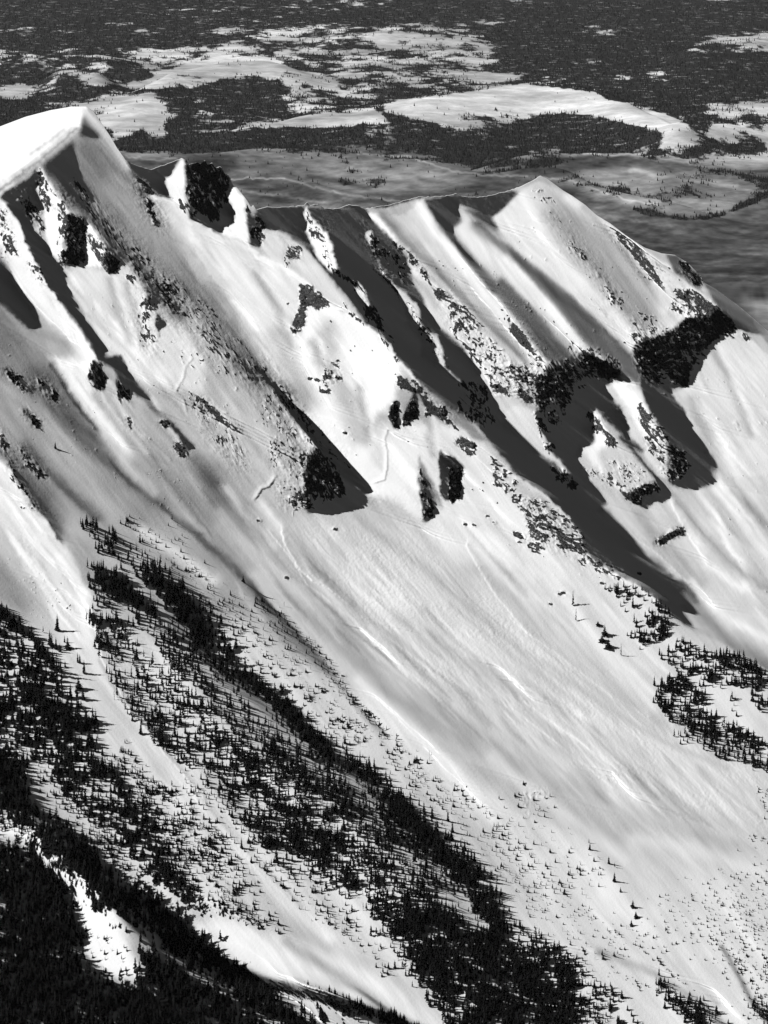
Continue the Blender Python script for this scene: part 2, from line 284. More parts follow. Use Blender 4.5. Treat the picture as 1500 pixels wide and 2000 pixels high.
# avalanche tracks lower left
S(.66, [(185,1220),(215,1290),(255,1360),(340,1450),(430,1560),(520,1650),(620,1760)], 44, 8, k=.6)
S(.97, [(165,1160),(175,1260),(210,1330),(260,1400),(320,1480),(400,1580),(470,1660),(560,1760),(640,1830)], 14, z='O', k=.8)
S(.60, [(195,1290),(235,1360),(300,1440),(360,1510),(420,1590),(500,1680),(590,1770)], 5, z='O', k=.6)
P(.80, [(150,1180),(230,1180),(300,1260),(360,1400),(560,1600),(700,1740),(820,1880),(700,1860),(500,1760),(330,1600),(200,1420)], 30, k=.5)
S(.90, [(330,1330),(420,1480),(560,1560),(700,1700),(760,1820)], 60, z='O', k=.6)
S(.73, [(-200,80),(0,250),(200,420),(450,640),(650,830),(850,1000),(1100,1180),(1300,1320),(1500,1420)], 17, z='H', k=.9)
S(.80, [(0,370),(150,560),(300,700),(450,860),(650,1020),(850,1250),(1000,1420),(1150,1560)], 17, z='H', k=.8)
S(.46, [(-20,430),(90,540),(190,650),(300,780),(400,880),(480,990),(560,1080),(660,1200),(770,1310)], 2, [10,22,24,22,18,14,10,9,5], 'H', .9, jit=1)
S(.48, [(330,1210),(450,1330),(600,1440),(760,1570),(860,1660)], 14, 10, k=.6)
P(.90, [(350,1820),(420,1790),(560,1830),(740,1900),(880,2000),(900,2100),(700,2100),(560,1930),(420,1870)], 10)
S(.62, [(560,1840),(700,1930),(800,2010)], 12, k=.6)
P(.25, [(120,1640),(200,1700),(300,1790),(400,1860),(520,1910),(650,1940),(720,1965),(840,2010),(820,2040),(640,1960),(520,1930),(420,1910),(300,1850),(200,1760),(130,1690)], 4)
P(.97, [(60,1600),(160,1700),(230,1780),(260,1860),(290,1920),(200,1900),(160,1850),(140,1740),(40,1640),(-50,1620),(-50,1560)], 8)
P(.75, [(500,1920),(620,1960),(760,2010),(740,2150),(560,2150)], 8)
# fan at the right
S(.72, [(760,1400),(900,1500),(1000,1580),(1150,1620)], 16, k=.5)
S(.90, [(650,1330),(800,1440),(900,1530),(1010,1590),(1100,1640),(1170,1700),(1200,1780)], 26, k=.6)
S(.74, [(1020,1440),(1120,1520),(1230,1600),(1400,1680)], 16, k=.6)
S(.70, [(700,1010),(830,1110),(1000,1260),(1100,1340)], 10, k=.6)
S(.72, [(570,1060),(700,1190),(850,1330),(950,1420)], 14, k=.6)
S(.6, [(1170,1860),(1280,1900),(1370,1960),(1440,2030)], 8, k=.8)
S(.52, [(1240,1850),(1330,1900),(1400,1960)], 5, k=.7)
S(.5, [(1410,1850),(1440,1900),(1470,1960),(1520,2020)], 5, k=.8)
S(.86, [(1200,1870),(1300,1940),(1400,2030)], 14, k=.4)
P(.84, [(1190,1790),(1280,1840),(1380,1920),(1420,1990),(1300,1910),(1200,1850)], 8)
S(.80, [(1310,1600),(1430,1630),(1520,1660)], 10, k=.6)
# slide lanes and runnels combed down the open face
rl = np.random.default_rng(17)
def comb(n, x0, x1, y0, y1, a0, a1, ln, wd, amp, base):
    for _ in range(n):
        x = rl.uniform(x0, x1); y = y0+(y1-y0)*(x-x0)/(x1-x0)+rl.uniform(*base); L = rl.uniform(*ln); an = math.radians(rl.uniform(a0, a1)); p = [(x, y)]
        for k in range(4):
            p.append((p[-1][0]+L/4*math.cos(an), p[-1][1]+L/4*math.sin(an))); an -= math.radians(rl.uniform(0, 3))
        w_ = rl.uniform(*wd); T.S(rl.choice([-1, 1])*rl.uniform(.3, 1)*amp, p, [w_*.3, w_, w_, w_*.8, w_*.3], add=True)
comb(120, 560, 1350, 1020, 1480, 42, 50, (60, 220), (2, 7), .085, (-30, 170))
comb(60, 880, 1300, 900, 1300, 46, 54, (60, 180), (3, 9), .06, (-20, 120))
comb(50, 150, 620, 620, 1180, 50, 56, (60, 200), (3, 8), .08, (-80, 160))
comb(40, 350, 560, 450, 800, 52, 60, (50, 140), (3, 8), .06, (-60, 100))
comb(40, 1340, 1480, 720, 1050, 50, 60, (60, 180), (3, 8), .07, (-60, 200))
comb(50, 30, 330, 480, 760, 50, 62, (30, 110), (2, 7), .08, (-60, 160))
comb(36, 0, 140, 940, 1180, 50, 58, (40, 120), (2, 5), .07, (-60, 100))
# bright rims where faces break over into the shaded gullies
for z_, pts in [('A',[(900,545),(1000,575),(1110,685),(1300,785),(1500,865)]),('B',[(0,440),(160,505),(300,600),(440,745),(640,855),(740,920),(850,1070),(940,1180)]),('D',[(-20,600),(60,650),(120,750),(200,870),(280,960)]),
               ('A',[(30,600),(110,700),(170,870),(260,1050),(330,1150),(400,1250),(480,1350),(560,1500)]),('F',[(-50,500),(60,555),(180,640),(260,720),(330,780),(400,890),(420,985),(500,1060),(610,1110),(720,1170),(850,1270)])]:
    S(1.0, pts, 1.5, 7, z=z_, k=.8) if z_ != 'A' or pts[0][0] > 100 else S(1.0, pts, 1.5, 8, z=z_, k=.8)
for z_, pts in [('C',[(1050,110),(1150,350),(1300,620)]),('C',[(1180,1000),(1300,1250),(1400,1500)]),('E',[(1000,330),(1020,480),(1040,560)]),('E',[(600,180),(640,350),(650,480)]),('E',[(400,520),(500,640),(600,760)]),('A',[(640,1040),(680,1200),(760,1400)]),('A',[(740,1060),(800,1240),(850,1420)]),
               ('B',[(900,560),(1000,640),(1060,740)]),('B',[(0,560),(120,760),(200,980)]),('B',[(340,950),(380,1080)]),('D',[(640,240),(720,360),(800,470)]),('D',[(560,220),(700,420),(820,560)]),('D',[(860,260),(960,420),(1040,560)])]:
    S(.66, pts, 9, z=z_, k=.6); S(.97, [(x+34,y-14) for x, y in pts], 6, z=z_, k=.45)
P(.86, [(-40,170),(20,130),(120,150),(160,260),(240,400),(345,525),(325,530),(245,465),(150,405),(60,315),(-60,240)], 2, 'F', jit=1)
S(.60, [(-60,560),(80,452),(220,345),(320,268),(450,150)], 2, 4, 'A', .8, jit=2); S(.74, [(180,300),(300,215),(370,160)], 3, 5, 'A', .7, jit=2)
S(.30, [(0,25),(200,255),(330,405),(440,545),(540,640),(640,735)], 1.2, 3.5, 'E', .8)
# noise bends the traced tone map a little, for ragged edges of snow faces
_wx = (fbm(GX/26, GY/26, 4, .6)-.5)*9 + (fbm(GX/7+9, GY/7, 3)-.5)*5; _wy = (fbm(GX/26+50, GY/26+8, 4, .6)-.5)*9 + (fbm(GX/7, GY/7+44, 3)-.5)*5
_cal = np.clip((GY-340-np.clip(250-GX,0,250)*.2)/60, 0, 1)*np.clip(1-(GY-1150)/400,.35,1)*np.where((GX > 820) & (GY < 720), .4, 1)
def bend(A):
    xi = np.clip((GX+_wx*_cal-X0)/STEP, 0, NXg-1.001); yi = np.clip((GY+_wy*_cal-Y0)/STEP, 0, NYg-1.001)
    x0 = xi.astype(int); y0 = yi.astype(int); fx = xi-x0; fy = yi-y0
    return (A[y0,x0]*(1-fx)+A[y0,x0+1]*fx)*(1-fy)+(A[y0+1,x0]*(1-fx)+A[y0+1,x0+1]*fx)*fy
T.a = bend(T.a)
_ac = GX*.785-GY*.62 + 14*fbm(GX/90, GY/90, 2); _al = GX*.62+GY*.785
T.a = T.a + np.where(T.a > .33, 1, 0)*((fbm(_ac/16, _al/240, 4, .6)-.5)*.15 + (fbm(GX/60, GY/60, 3)-.5)*.08 + (fbm(_ac/6+7, _al/60, 3, .6)-.5)*(.05+.11*np.clip((1000-GY)/200,0,1)*np.clip(fbm(GX/70+4,GY/70,2)*4-1.6,0,1)))*np.clip((1.0-T.a)/.1, 0, 1)

for pts, v, wd in [([(900,1230),(1050,1330),(1200,1420),(1350,1490)],.86,14),([(760,1090),(900,1210),(1030,1300)],.86,12),([(620,1060),(740,1190),(860,1290),(960,1360)],.84,9),([(880,1180),(1000,1280),(1150,1390)],.74,8),
        ([(1060,1290),(1180,1380),(1300,1450),(1420,1500)],.73,6),([(1000,1000),(1080,1130),(1180,1270),(1270,1380)],.93,18),([(850,1440),(960,1500),(1060,1560)],.78,12),([(960,1480),(1090,1580),(1220,1680)],.90,14),
        ([(1100,1560),(1220,1600),(1340,1620)],.76,14),([(700,1330),(800,1420),(890,1500),(960,1600)],.94,10),([(1240,1640),(1350,1660),(1480,1700)],.93,18),([(430,1000),(520,1100),(600,1180)],.78,10)]:
    S(v, pts, wd, k=.6)
# ---------------------------------------------------------------- from the traced tones to heights (W: distance along the view, image pixels)
GAIN, AMB, A_DARK = 1.55, 0.03, -0.008
tone = blur(np.clip(T.a, .12, 1.05), .4)
tone = np.where(tone > .30, np.clip(.77+(tone-.74)*1.22, .31, 1.05), tone)
Bt = (tone**2.2 - AMB)/GAIN
Bt = np.where(tone < .30, A_DARK, Bt); Bt = np.clip(blur(Bt, .45), -.05, .72)
X = GX - 750.0; Yu = 1000.0 - GY
u = ((GY-1560) + .25*(GX-1000))/220.0     # the face runs out into flatter ground at its foot
foot = np.log1p(np.exp(np.clip(u, -30, 30)))*220.0 * 1/(1+np.exp(-(GX-1000)/90.0))
W0 = WX*X + WY*Yu - 0.55*foot
taper = np.ones((NYg, NXg))
for ax, n in ((0, NYg), (1, NXg)):
    e = np.clip((np.minimum(np.arange(n), n-1-np.arange(n))-6)/30.0, 0, 1); taper *= e[:,None] if ax == 0 else e[None,:]
kx = np.fft.rfftfreq(NXg)*2*np.pi; ky = np.fft.fftfreq(NYg)*2*np.pi
KX, KY = np.meshgrid(kx, ky); K2 = (2-2*np.cos(KX)) + (2-2*np.cos(KY))
MU, NU = 4.0e-4, 4e-6
_c = np.array([-.60, .80*.78]); _c = sdir + 0*_c
PRE = .22*(np.sin(KX)*_c[0]+np.sin(KY)*_c[1])**2 + .012*K2 + MU*K2**2 + NU*K2 + 3e-6
def dx_(A):
    g = np.zeros_like(A); g[:,1:-1] = (A[:,2:]-A[:,:-2])*.5; return g
def dy_(A):
    g = np.zeros_like(A); g[1:-1] = (A[2:]-A[:-2])*.5; return g
def lap(A):
    g = np.zeros_like(A); g[1:-1,1:-1] = A[2:,1:-1]+A[:-2,1:-1]+A[1:-1,2:]+A[1:-1,:-2]-4*A[1:-1,1:-1]; return g
g0x, g0y = dx_(W0)/STEP, dy_(W0)/STEP
g0x[:,[0,-1]] = g0x[:,[1,-2]]; g0y[[0,-1]] = g0y[[1,-2]]
def shade(U):
    """U: height correction in image pixels / STEP"""
    p = g0x + dx_(U); q = g0y + dy_(U)
    z = 1 + (X*p - Yu*q)/F_PX; N = np.sqrt(p*p+q*q+z*z); num = Ks*(p*sdir[0]+q*sdir[1]) + M0
    return p, q, z, N, num
dark = (Bt < .005); brt = Bt > .62
def energy(U, grad=True):
    p, q, z, N, num = shade(U); B = num/N
    r = (B-Bt)*taper; wt = np.where(dark & (r < 0), .6, 1.0); wt = np.where(brt & (r > 0), .3, wt)
    L = lap(U); E = (wt*r*r).sum() + MU*(L*L).sum() + NU*((dx_(U))**2+(dy_(U))**2).sum()
    if not grad: return E
    c = 2*wt*r*taper
    Bp = Ks*sdir[0]/N - num/N**3*(p+z*X/F_PX); Bq = Ks*sdir[1]/N - num/N**3*(q-z*Yu/F_PX)
    G = -dx_(c*Bp) - dy_(c*Bq) + 2*MU*lap(L) - 2*NU*lap(U)
    return E, G
U = np.zeros_like(W0); d = None; gz = None; step = .5
for it in range(NIT):
    E, G = energy(U)
    z_ = np.fft.irfft2(np.fft.rfft2(G)/PRE, s=G.shape)*np.minimum(taper*1.0+.0, 1)
    if d is None: d = -z_
    else:
        beta = max(0, ((G-Gp)*z_).sum()/gz); d = -z_ + min(beta, 3)*d
    gz = (G*z_).sum(); Gp = G; slope_ = (G*d).sum()
    if slope_ >= 0: d = -z_; slope_ = -gz
    t_ = step*1.6; 
    for _ in range(12):
        En = energy(U+t_*d, False)
        if En <= E + 1e-4*t_*slope_: break
        t_ *= .5
    step = t_; U = U + t_*d
    if VERB and it % 10 == 0: print(it, round(E,1), t_)
W = W0 + U*STEP
# ---------------------------------------------------------------- rock, debris, fine relief
def G4(base=0.0): return Map(X0, Y0, STEP, NYg, NXg, base)
RK = Map(X0, Y0, 1.0, int(Y1-Y0)+1, int(X1-X0)+1, 0.0); R, RS = RK.P, RK.S
rsp = np.random.default_rng(44)
def specks(n, pts, z='O', ln=(3,12), ang=52, wd=(.8,2.2), spread=16, val=1.0):
    """broken rock: many short outcrops inside an outline"""
    q = ZP(z, pts); xs = [p[0] for p in q]; ys = [p[1] for p in q]; c = 0; t = 0
    while c < n and t < n*20:
        t += 1; x = rsp.uniform(min(xs), max(xs)); y = rsp.uniform(min(ys), max(ys)); ins = False
        for i in range(len(q)):
            (ax, ay), (bx, by) = q[i-1], q[i]
            if (ay > y) != (by > y) and x < ax+(y-ay)*(bx-ax)/(by-ay): ins = not ins
        if not ins or vnoise(np.array(x/14.), np.array(y/14.)) < .42: continue
        c += 1; L = rsp.uniform(*ln)*(.4+rsp.random()); a = math.radians(ang+rsp.normal()*spread); w = rsp.uniform(*wd)
        m = (x+L*.5*math.cos(a)+rsp.normal(), y+L*.5*math.sin(a)+rsp.normal())
        RS(val, [(x,y), m, (x+L*math.cos(a), y+L*math.sin(a))], [w*.5, w, w*.4], k=rsp.uniform(.75,1), p=3)

R(.66, [(1080,310),(1200,330),(1290,370),(1350,450),(1340,500),(1310,560),(1300,620),(1280,700),(1220,690),(1160,650),(1110,600),(1095,480)], 3, 'A', jit=3)
R(.60, [(400,640),(490,670),(480,760),(500,850),(510,930),(440,950),(380,930),(385,800)], 3, 'A', jit=2)
R(.60, [(620,850),(700,900),(700,940),(680,1000),(620,990)], 3, 'A', jit=2)
R(0.22, [(200,370),(250,400),(300,480),(290,640),(220,520)], 4, 'A', jit=3)
RS(0.25, [(350,520),(395,600),(370,700),(385,800),(350,940)], 16, z='A')
RS(0.28, [(550,780),(600,900)], 25, z='A')
RS(0.30, [(840,1060),(860,1200),(840,1300),(870,1440)], 25, z='A')
RS(0.33, [(130,560),(180,640),(220,680)], 20, z='A')
RS(0.33, [(10,640),(60,850),(30,870)], 16, z='A')
RS(0.28, [(200,960),(250,1040)], 15, z='A')
RS(0.29, [(430,460),(560,640),(680,760),(800,900),(930,1060),(1080,1220),(1200,1370),(1330,1480),(1450,1560)], [12,20,26,30,30,40,40,34,30], z='A')
RS(0.28, [(830,500),(900,640),(940,700)], 22, z='A')
RS(0.33, [(330,640),(400,720),(470,780)], 16, k=.0)
RS(0.28, [(500,740),(560,830),(600,900),(590,960)], 26)
RS(0.28, [(390,800),(430,860),(470,900)], 22)
RS(0.23, [(540,880),(560,980)], 22)
R(0.30, [(20,20),(120,150),(300,420),(440,560),(300,560),(200,480),(40,240)], 8, 'E')
R(.66, [(300,540),(440,580),(500,680),(520,800),(480,850),(420,780),(340,780),(290,850),(290,700)], 5, 'E', jit=3)
RS(0.33, [(0,60),(120,180),(230,330),(330,450),(440,580)], 14, z='E')
RS(0.30, [(60,20),(200,240),(340,420),(520,560)], 14, z='E', k=.8)
R(.66, [(260,620),(330,620),(440,740),(360,760),(300,720),(290,860),(220,920),(210,860),(250,760)], 3, 'B', jit=2.5)
R(0.33, [(400,1080),(480,1060),(510,1160),(420,1240),(350,1240),(390,1170)], 3, 'B', jit=2)
R(.75, [(170,380),(250,390),(280,470),(220,480),(165,460)], 3, 'B', jit=2)
RS(0.28, [(20,240),(40,420)], 10, z='B')
R(0.33, [(480,560),(560,560),(700,760),(800,930),(700,860),(560,720)], 4, 'B', jit=2)
R(0.30, [(600,200),(740,400),(850,430),(870,600),(740,560),(640,330)], 8, 'B')
R(0.30, [(800,360),(900,420),(1060,600),(1000,590),(900,470)], 4, 'B')
R(0.34, [(1040,620),(1160,680),(1320,870),(1450,1010),(1560,1100),(1500,1260),(1380,1230),(1290,1080),(1180,930),(1120,860),(1060,740)], 5, 'B')
R(.60, [(1180,780),(1290,820),(1330,890),(1200,880)], 4, 'B', jit=2)
R(.60, [(1380,1180),(1470,1100),(1620,1060),(1700,1200),(1700,1350),(1540,1280),(1400,1260)], 5, 'B', jit=3)
RS(0.28, [(380,280),(400,400),(470,500),(470,540)], 14, z='B')
RS(0.33, [(600,620),(660,740)], 16, z='B')
RS(0.33, [(730,540),(790,620)], 14, z='B')
RS(0.30, [(920,770),(1000,900),(1110,1090)], 16, z='B')
R(0.33, [(1180,1180),(1340,1200),(1380,1400),(1300,1440),(1180,1330)], 6, 'B')
R(.66, [(780,320),(825,250),(835,400),(815,405)], 3, 'E', jit=1)
R(.66, [(860,370),(890,290),(925,230),(945,350)], 3, 'E', jit=1)
R(0.33, [(820,120),(940,120),(1060,260),(1180,370),(1160,410),(1060,330),(1000,310),(960,200),(830,170)], 4, 'E', jit=2)
R(.60, [(1120,620),(1200,650),(1200,820),(1140,850),(1130,740)], 3, 'E', jit=1.5)
R(0.36, [(950,640),(990,700),(1040,900),(980,960)], 4, 'E', jit=2)
R(0.33, [(1150,480),(1230,460),(1310,510),(1260,570)], 4, 'E', jit=2)
R(0.33, [(1360,560),(1460,700),(1500,780),(1440,760)], 5, 'E', jit=2)
# layered outcrop, lone stones
R(0.37, [(0,660),(150,670),(300,770),(400,880),(410,990),(330,990),(200,980),(100,960),(20,940),(0,900),(110,880),(60,760)], 4, 'F', jit=2)
RS(0.33, [(370,1020),(480,1050),(640,1120)], 14, z='F')
RS(.9, [(1290,770),(1300,770)], 0.1)
for q in [(1100,1158),(1075,1180),(1093,1160),(655,1033),(560,1128),(1248,1120),(1176,1139),(655,1315),(670,1320),(505,1016),(908,1024),(926,1025),(952,1008),(964,1020),(674,845),(604,740),(620,742)]:
    RS(1.0, [(q[0]-2,q[1]),(q[0]+3,q[1]+1)], 3.2)
# cliff bands at the right
R(.66, [(150,1200),(220,1080),(350,1070),(420,1030),(500,1060),(570,1080),(640,1130),(520,1180),(480,1160),(380,1180),(350,1250),(300,1380),(230,1420),(140,1300)], 5, 'C', jit=3)
R(0.33, [(-20,800),(60,900),(140,1030),(220,1110),(60,1000)], 5, 'C')
R(0.33, [(320,960),(520,1000),(680,1130),(560,1120),(360,1060)], 5, 'C')
R(0.34, [(560,600),(660,740),(540,720)], 8, 'C')
R(0.33, [(380,330),(520,560),(640,700),(560,640),(360,380)], 10, 'C', k=.7)
R(0.33, [(680,780),(860,830),(940,900),(820,960),(700,950)], 8, 'C')
R(0.40, [(980,640),(1060,650),(1200,740),(1160,820),(1020,830),(930,760)], 5, 'C')
R(.66, [(700,1010),(750,960),(900,910),(1020,830),(1170,800),(1210,760),(1300,860),(1180,940),(1100,1010),(960,1010),(1080,1080),(1030,1150),(960,1110),(860,1160),(900,1210),(820,1220),(760,1180)], 5, 'C', jit=3)
R(.66, [(980,480),(1020,500),(1100,580),(1110,640),(1060,620),(980,540)], 3, 'C', jit=2)
R(.60, [(920,1140),(1030,1170),(1030,1220),(930,1200)], 3, 'C', jit=2)
RS(0.28, [(240,230),(300,300),(420,440),(560,620)], 18, z='C', k=.8)
RS(0.28, [(760,500),(860,600)], 20, z='C', k=.8)
RS(0.30, [(600,300),(720,420)], 14, z='C', k=.8)
RS(0.33, [(40,900),(140,1030)], 16, z='C')
R(0.34, [(450,140),(510,150),(540,250),(600,340),(560,360),(490,260)], 4, 'F', jit=2)
R(0.36, [(740,110),(800,170),(880,260),(920,350),(920,540),(860,520),(850,420),(780,380),(760,250)], 4, 'F', jit=2)
R(.66, [(920,350),(1000,400),(1030,490),(940,580),(910,550),(930,450)], 4, 'F', jit=3)
R(0.25, [(560,440),(700,450),(800,530),(700,640),(640,640),(430,530),(400,480),(540,520)], 8, 'F')
R(.66, [(660,650),(740,610),(850,570),(860,600),(740,690)], 4, 'F', jit=2)
R(.66, [(220,490),(300,500),(390,600),(350,600),(240,530)], 4, 'F', jit=2)
RS(.8, [(860,920),(990,865)], 9, z='F')
RS(0.33, [(560,180),(600,190)], 14, z='F')
R(0.39, [(150,160),(320,60),(330,120),(260,250),(200,300)], 8, 'F')
RS(0.30, [(1310,230),(1330,270)], 6, z='F')
RS(0.33, [(1455,235),(1500,225)], 6, z='F')
# left side
R(0.40, [(530,0),(560,10),(600,30),(610,80),(625,110),(600,140),(605,180),(560,190),(545,150),(520,120),(535,60)], 4, 'D', jit=4)
R(.60, [(690,130),(760,180),(755,230),(700,220)], 3, 'D', jit=2)
RS(0.39, [(745,360),(760,400)], 10, z='D')
RS(.75, [(955,370),(975,385)], 8, z='D')
RS(.75, [(1050,520),(1075,545)], 12, z='D')
RS(0.33, [(240,140),(310,230)], 16, z='D')
RS(0.36, [(150,320),(220,385)], 12, z='D')
RS(0.33, [(50,80),(170,180)], 12, z='D')
RS(0.33, [(0,430),(50,590),(90,640)], 16, z='D')
RS(0.33, [(120,540),(260,690)], 14, z='D')
R(0.25, [(1120,200),(1230,240),(1300,340),(1420,400),(1400,560),(1300,540),(1200,400)], 8, 'D')
RS(0.28, [(60,650),(200,870)], 12, z='D')
RS(0.28, [(1080,1490),(1140,1530),(1160,1560)], 14, z='L', k=.0)
RS(0.30, [(1030,1560),(1060,1545)], 12)
RS(0.30, [(1028,1555),(1030,1590)], 8)
RS(0.28, [(1300,1050),(1335,1040)], 8, k=.0)

# summit rocks and the long streaked rib
specks(60, [(430,420),(620,620),(800,830),(1000,1050),(1200,1300),(1450,1500),(1500,1650),(1350,1600),(1100,1300),(900,1110),(700,850),(500,680),(400,520)], 'A', (5,26), 50, (.7,1.8), 7)
specks(150, [(560,600),(800,850),(1050,1030),(1250,1220),(1500,1500),(1500,1640),(1300,1480),(1080,1290),(900,1120),(700,880),(520,680)], 'A', (4,18), 52, (.7,1.9), 10)
specks(30, [(820,500),(900,600),(960,700),(930,760),(860,640)], 'A', (4,16), 56, (1,2.4), 10)
specks(45, [(225,370),(270,440),(290,560),(280,680),(230,560)], 'A', (3,10), 75, (.8,2))
specks(45, [(340,540),(400,620),(375,700),(390,800),(360,950),(330,900),(340,740)], 'A', (3,12), 80, (.8,2.4))
specks(60, [(380,650),(500,670),(500,880),(500,950),(390,940)], 'A', (4,14), 90, (1.5,3.5))
specks(30, [(540,780),(620,830),(630,930),(540,900)], 'A', (3,12), 85, (.8,2))
specks(25, [(620,850),(700,900),(700,1000),(630,1000)], 'A', (4,12), 80, (1.5,3))
specks(60, [(820,1060),(880,1100),(900,1200),(860,1260),(900,1380),(890,1480),(820,1400),(830,1250)], 'A', (3,12), 75, (.8,2.4))
specks(30, [(740,990),(820,1040),(820,1080),(740,1030)], 'A', (3,9), 60)
specks(40, [(110,560),(200,600),(250,690),(240,760),(150,650)], 'A', (3,14), 65)
specks(30, [(0,620),(40,700),(80,860),(30,890),(0,760)], 'A', (3,14), 72, (1,2.4))
specks(18, [(180,940),(240,960),(260,1050),(200,1000)], 'A', (3,9), 60)
specks(80, [(1090,330),(1300,380),(1350,460),(1290,620),(1270,690),(1110,640)], 'A', (4,16), 85, (1.5,4))
specks(24, [(1050,560),(1100,600),(1090,640),(1050,610)], 'A', (3,8), 80)
specks(24, [(1440,580),(1500,700),(1530,820),(1470,790)], 'A', (3,12), 75, (1,2.6))
specks(26, [(740,1300),(1100,1400),(1300,1600),(1000,1500)], 'A', (3,12), 55)
# headwall
specks(60, [(290,160),(330,240),(420,330),(480,500),(440,540),(390,440),(330,330),(290,260)], 'B', (3,14), 72, (.6,1.6))
specks(70, [(560,560),(650,660),(760,880),(820,960),(700,880),(590,720)], 'B', (4,16), 62, (.9,2.6))
specks(60, [(620,210),(760,420),(860,440),(870,600),(740,560),(640,330)], 'B', (4,14), 62, (.9,2.4))
specks(50, [(800,360),(900,430),(1050,600),(1010,600),(900,480),(820,400)], 'B', (3,11), 60, (.9,2.2))
specks(150, [(1040,620),(1160,680),(1320,870),(1450,1010),(1500,1060),(1480,1240),(1380,1230),(1290,1080),(1180,930),(1120,860),(1050,740)], 'B', (3,11), 70, (.8,2.2), 35)
specks(90, [(1050,640),(1180,700),(1320,860),(1330,900),(1200,880),(1080,720)], 'B', (4,13), 55, (1,2.8), 30)
specks(60, [(700,490),(800,620),(900,740),(800,640)], 'B', (3,11), 62, (.7,1.6))
specks(50, [(900,740),(1000,850),(1060,960),(1000,950),(930,850)], 'B', (3,10), 75, (.7,1.8))
specks(120, [(1180,1170),(1340,1200),(1400,1420),(1300,1440),(1180,1330)], 'B', (4,13), 75, (1,2.6))
specks(70, [(260,620),(330,620),(440,740),(360,760),(300,720),(290,860),(220,920),(210,860),(250,760)], 'B', (3,10), 55, (1.2,3), 30)
specks(45, [(400,1080),(480,1060),(510,1160),(480,1180),(390,1150)], 'B', (3,9), 60, (.8,2), 30)
specks(20, [(350,1230),(430,1190),(430,1240),(380,1250)], 'B', (3,9), 10, (1.4,3))
specks(40, [(165,380),(260,390),(280,440),(200,460),(180,520),(165,480)], 'B', (3,9), 80, (1,2.4), 30)
specks(26, [(490,700),(600,800),(640,850),(560,800)], 'B', (3,9), 60)
specks(30, [(700,880),(790,970),(850,1070),(820,1060),(740,950)], 'B', (3,9), 60, (.8,2))
specks(20, [(0,230),(40,300),(40,440),(10,420)], 'B', (3,11), 80)
# centre cliffs
specks(170, [(20,20),(120,150),(240,330),(330,480),(300,560),(270,640),(300,860),(200,900),(160,760),(90,620),(40,420),(20,240)], 'E', (3,12), 78, (.6,1.5), 20)
specks(110, [(260,560),(440,580),(500,680),(520,800),(420,800),(290,860)], 'E', (4,16), 84, (1,3))
specks(60, [(180,820),(320,740),(330,880),(230,900)], 'E', (3,9), 10, (.8,1.8))
specks(60, [(40,40),(200,230),(330,400),(440,560),(560,640),(460,560),(330,450),(200,300)], 'E', (3,12), 52, (.7,2))
specks(60, [(830,100),(960,160),(1000,240),(1040,280),(1000,340),(950,230),(900,180),(860,200)], 'E', (3,9), 75, (1,2.4), 25)
specks(50, [(1000,240),(1100,280),(1180,400),(1130,400),(1060,300)], 'E', (3,10), 60, (1,2.4), 25)
specks(40, [(780,280),(830,250),(835,400),(790,380)], 'E', (4,12), 85, (1.4,3))
specks(50, [(860,380),(890,280),(940,240),(945,360)], 'E', (4,12), 85, (1.4,3))
specks(50, [(1120,580),(1205,640),(1200,820),(1130,840)], 'E', (4,14), 88, (1.6,4))
specks(40, [(945,600),(990,700),(1040,880),(980,960),(960,800)], 'E', (4,14), 72, (1.2,2.6))
specks(50, [(1150,490),(1230,460),(1310,510),(1260,570)], 'E', (3,8), 40, (.9,2), 35)
specks(60, [(1360,560),(1440,640),(1540,720),(1500,800),(1400,740)], 'E', (3,9), 30, (.9,2.2), 35)
specks(170, [(0,660),(150,670),(300,770),(400,880),(410,990),(330,990),(250,960),(130,960),(110,880),(90,780)], 'F', (5,16), 14, (.8,2.2), 12)
specks(26, [(0,640),(150,660),(150,690),(0,690)], 'F', (3,8), 20, (.8,1.8), 25)
specks(18, [(10,920),(130,940),(220,980),(130,990)], 'F', (6,16), 12, (1.6,3.4), 10)
specks(40, [(370,1010),(480,1040),(640,1110),(700,1160),(640,1140),(400,1060)], 'F', (3,9), 25, (.9,2.2), 25)
specks(30, [(0,860),(60,880),(60,900),(0,890)], 'F', (3,8), 20)
# right hand bands
specks(200, [(130,1190),(220,1070),(350,1050),(420,1010),(570,1060),(650,1130),(520,1180),(360,1240),(300,1380),(230,1430),(130,1300)], 'C', (4,12), 30, (1.2,3), 40)
specks(60, [(-20,800),(60,900),(140,1030),(220,1110),(130,1130),(60,1000)], 'C', (3,10), 60, (.8,2), 30)
specks(70, [(320,940),(520,980),(680,1110),(560,1120),(360,1060)], 'C', (3,9), 60, (.8,2), 35)
specks(30, [(480,580),(640,680),(660,760),(540,730)], 'C', (3,9), 45, (.8,1.9), 30)
specks(34, [(240,230),(300,300),(440,440),(420,470),(280,330)], 'C', (3,8), 50, (.7,1.7), 30)
specks(24, [(90,60),(220,60),(260,130),(150,130)], 'C', (3,8), 60, (.8,2), 35)
specks(60, [(690,760),(860,820),(940,900),(820,960),(700,950)], 'C', (3,9), 40, (.9,2.2), 35)
specks(150, [(960,620),(1060,650),(1200,740),(1160,820),(1020,830),(920,760)], 'C', (3,10), 50, (.7,1.7), 45)
specks(30, [(750,480),(800,480),(870,610),(810,600)], 'C', (3,8), 50, (.8,1.8), 30)
specks(24, [(590,290),(700,410),(720,470),(640,360)], 'C', (3,8), 55, (.8,1.8), 30)
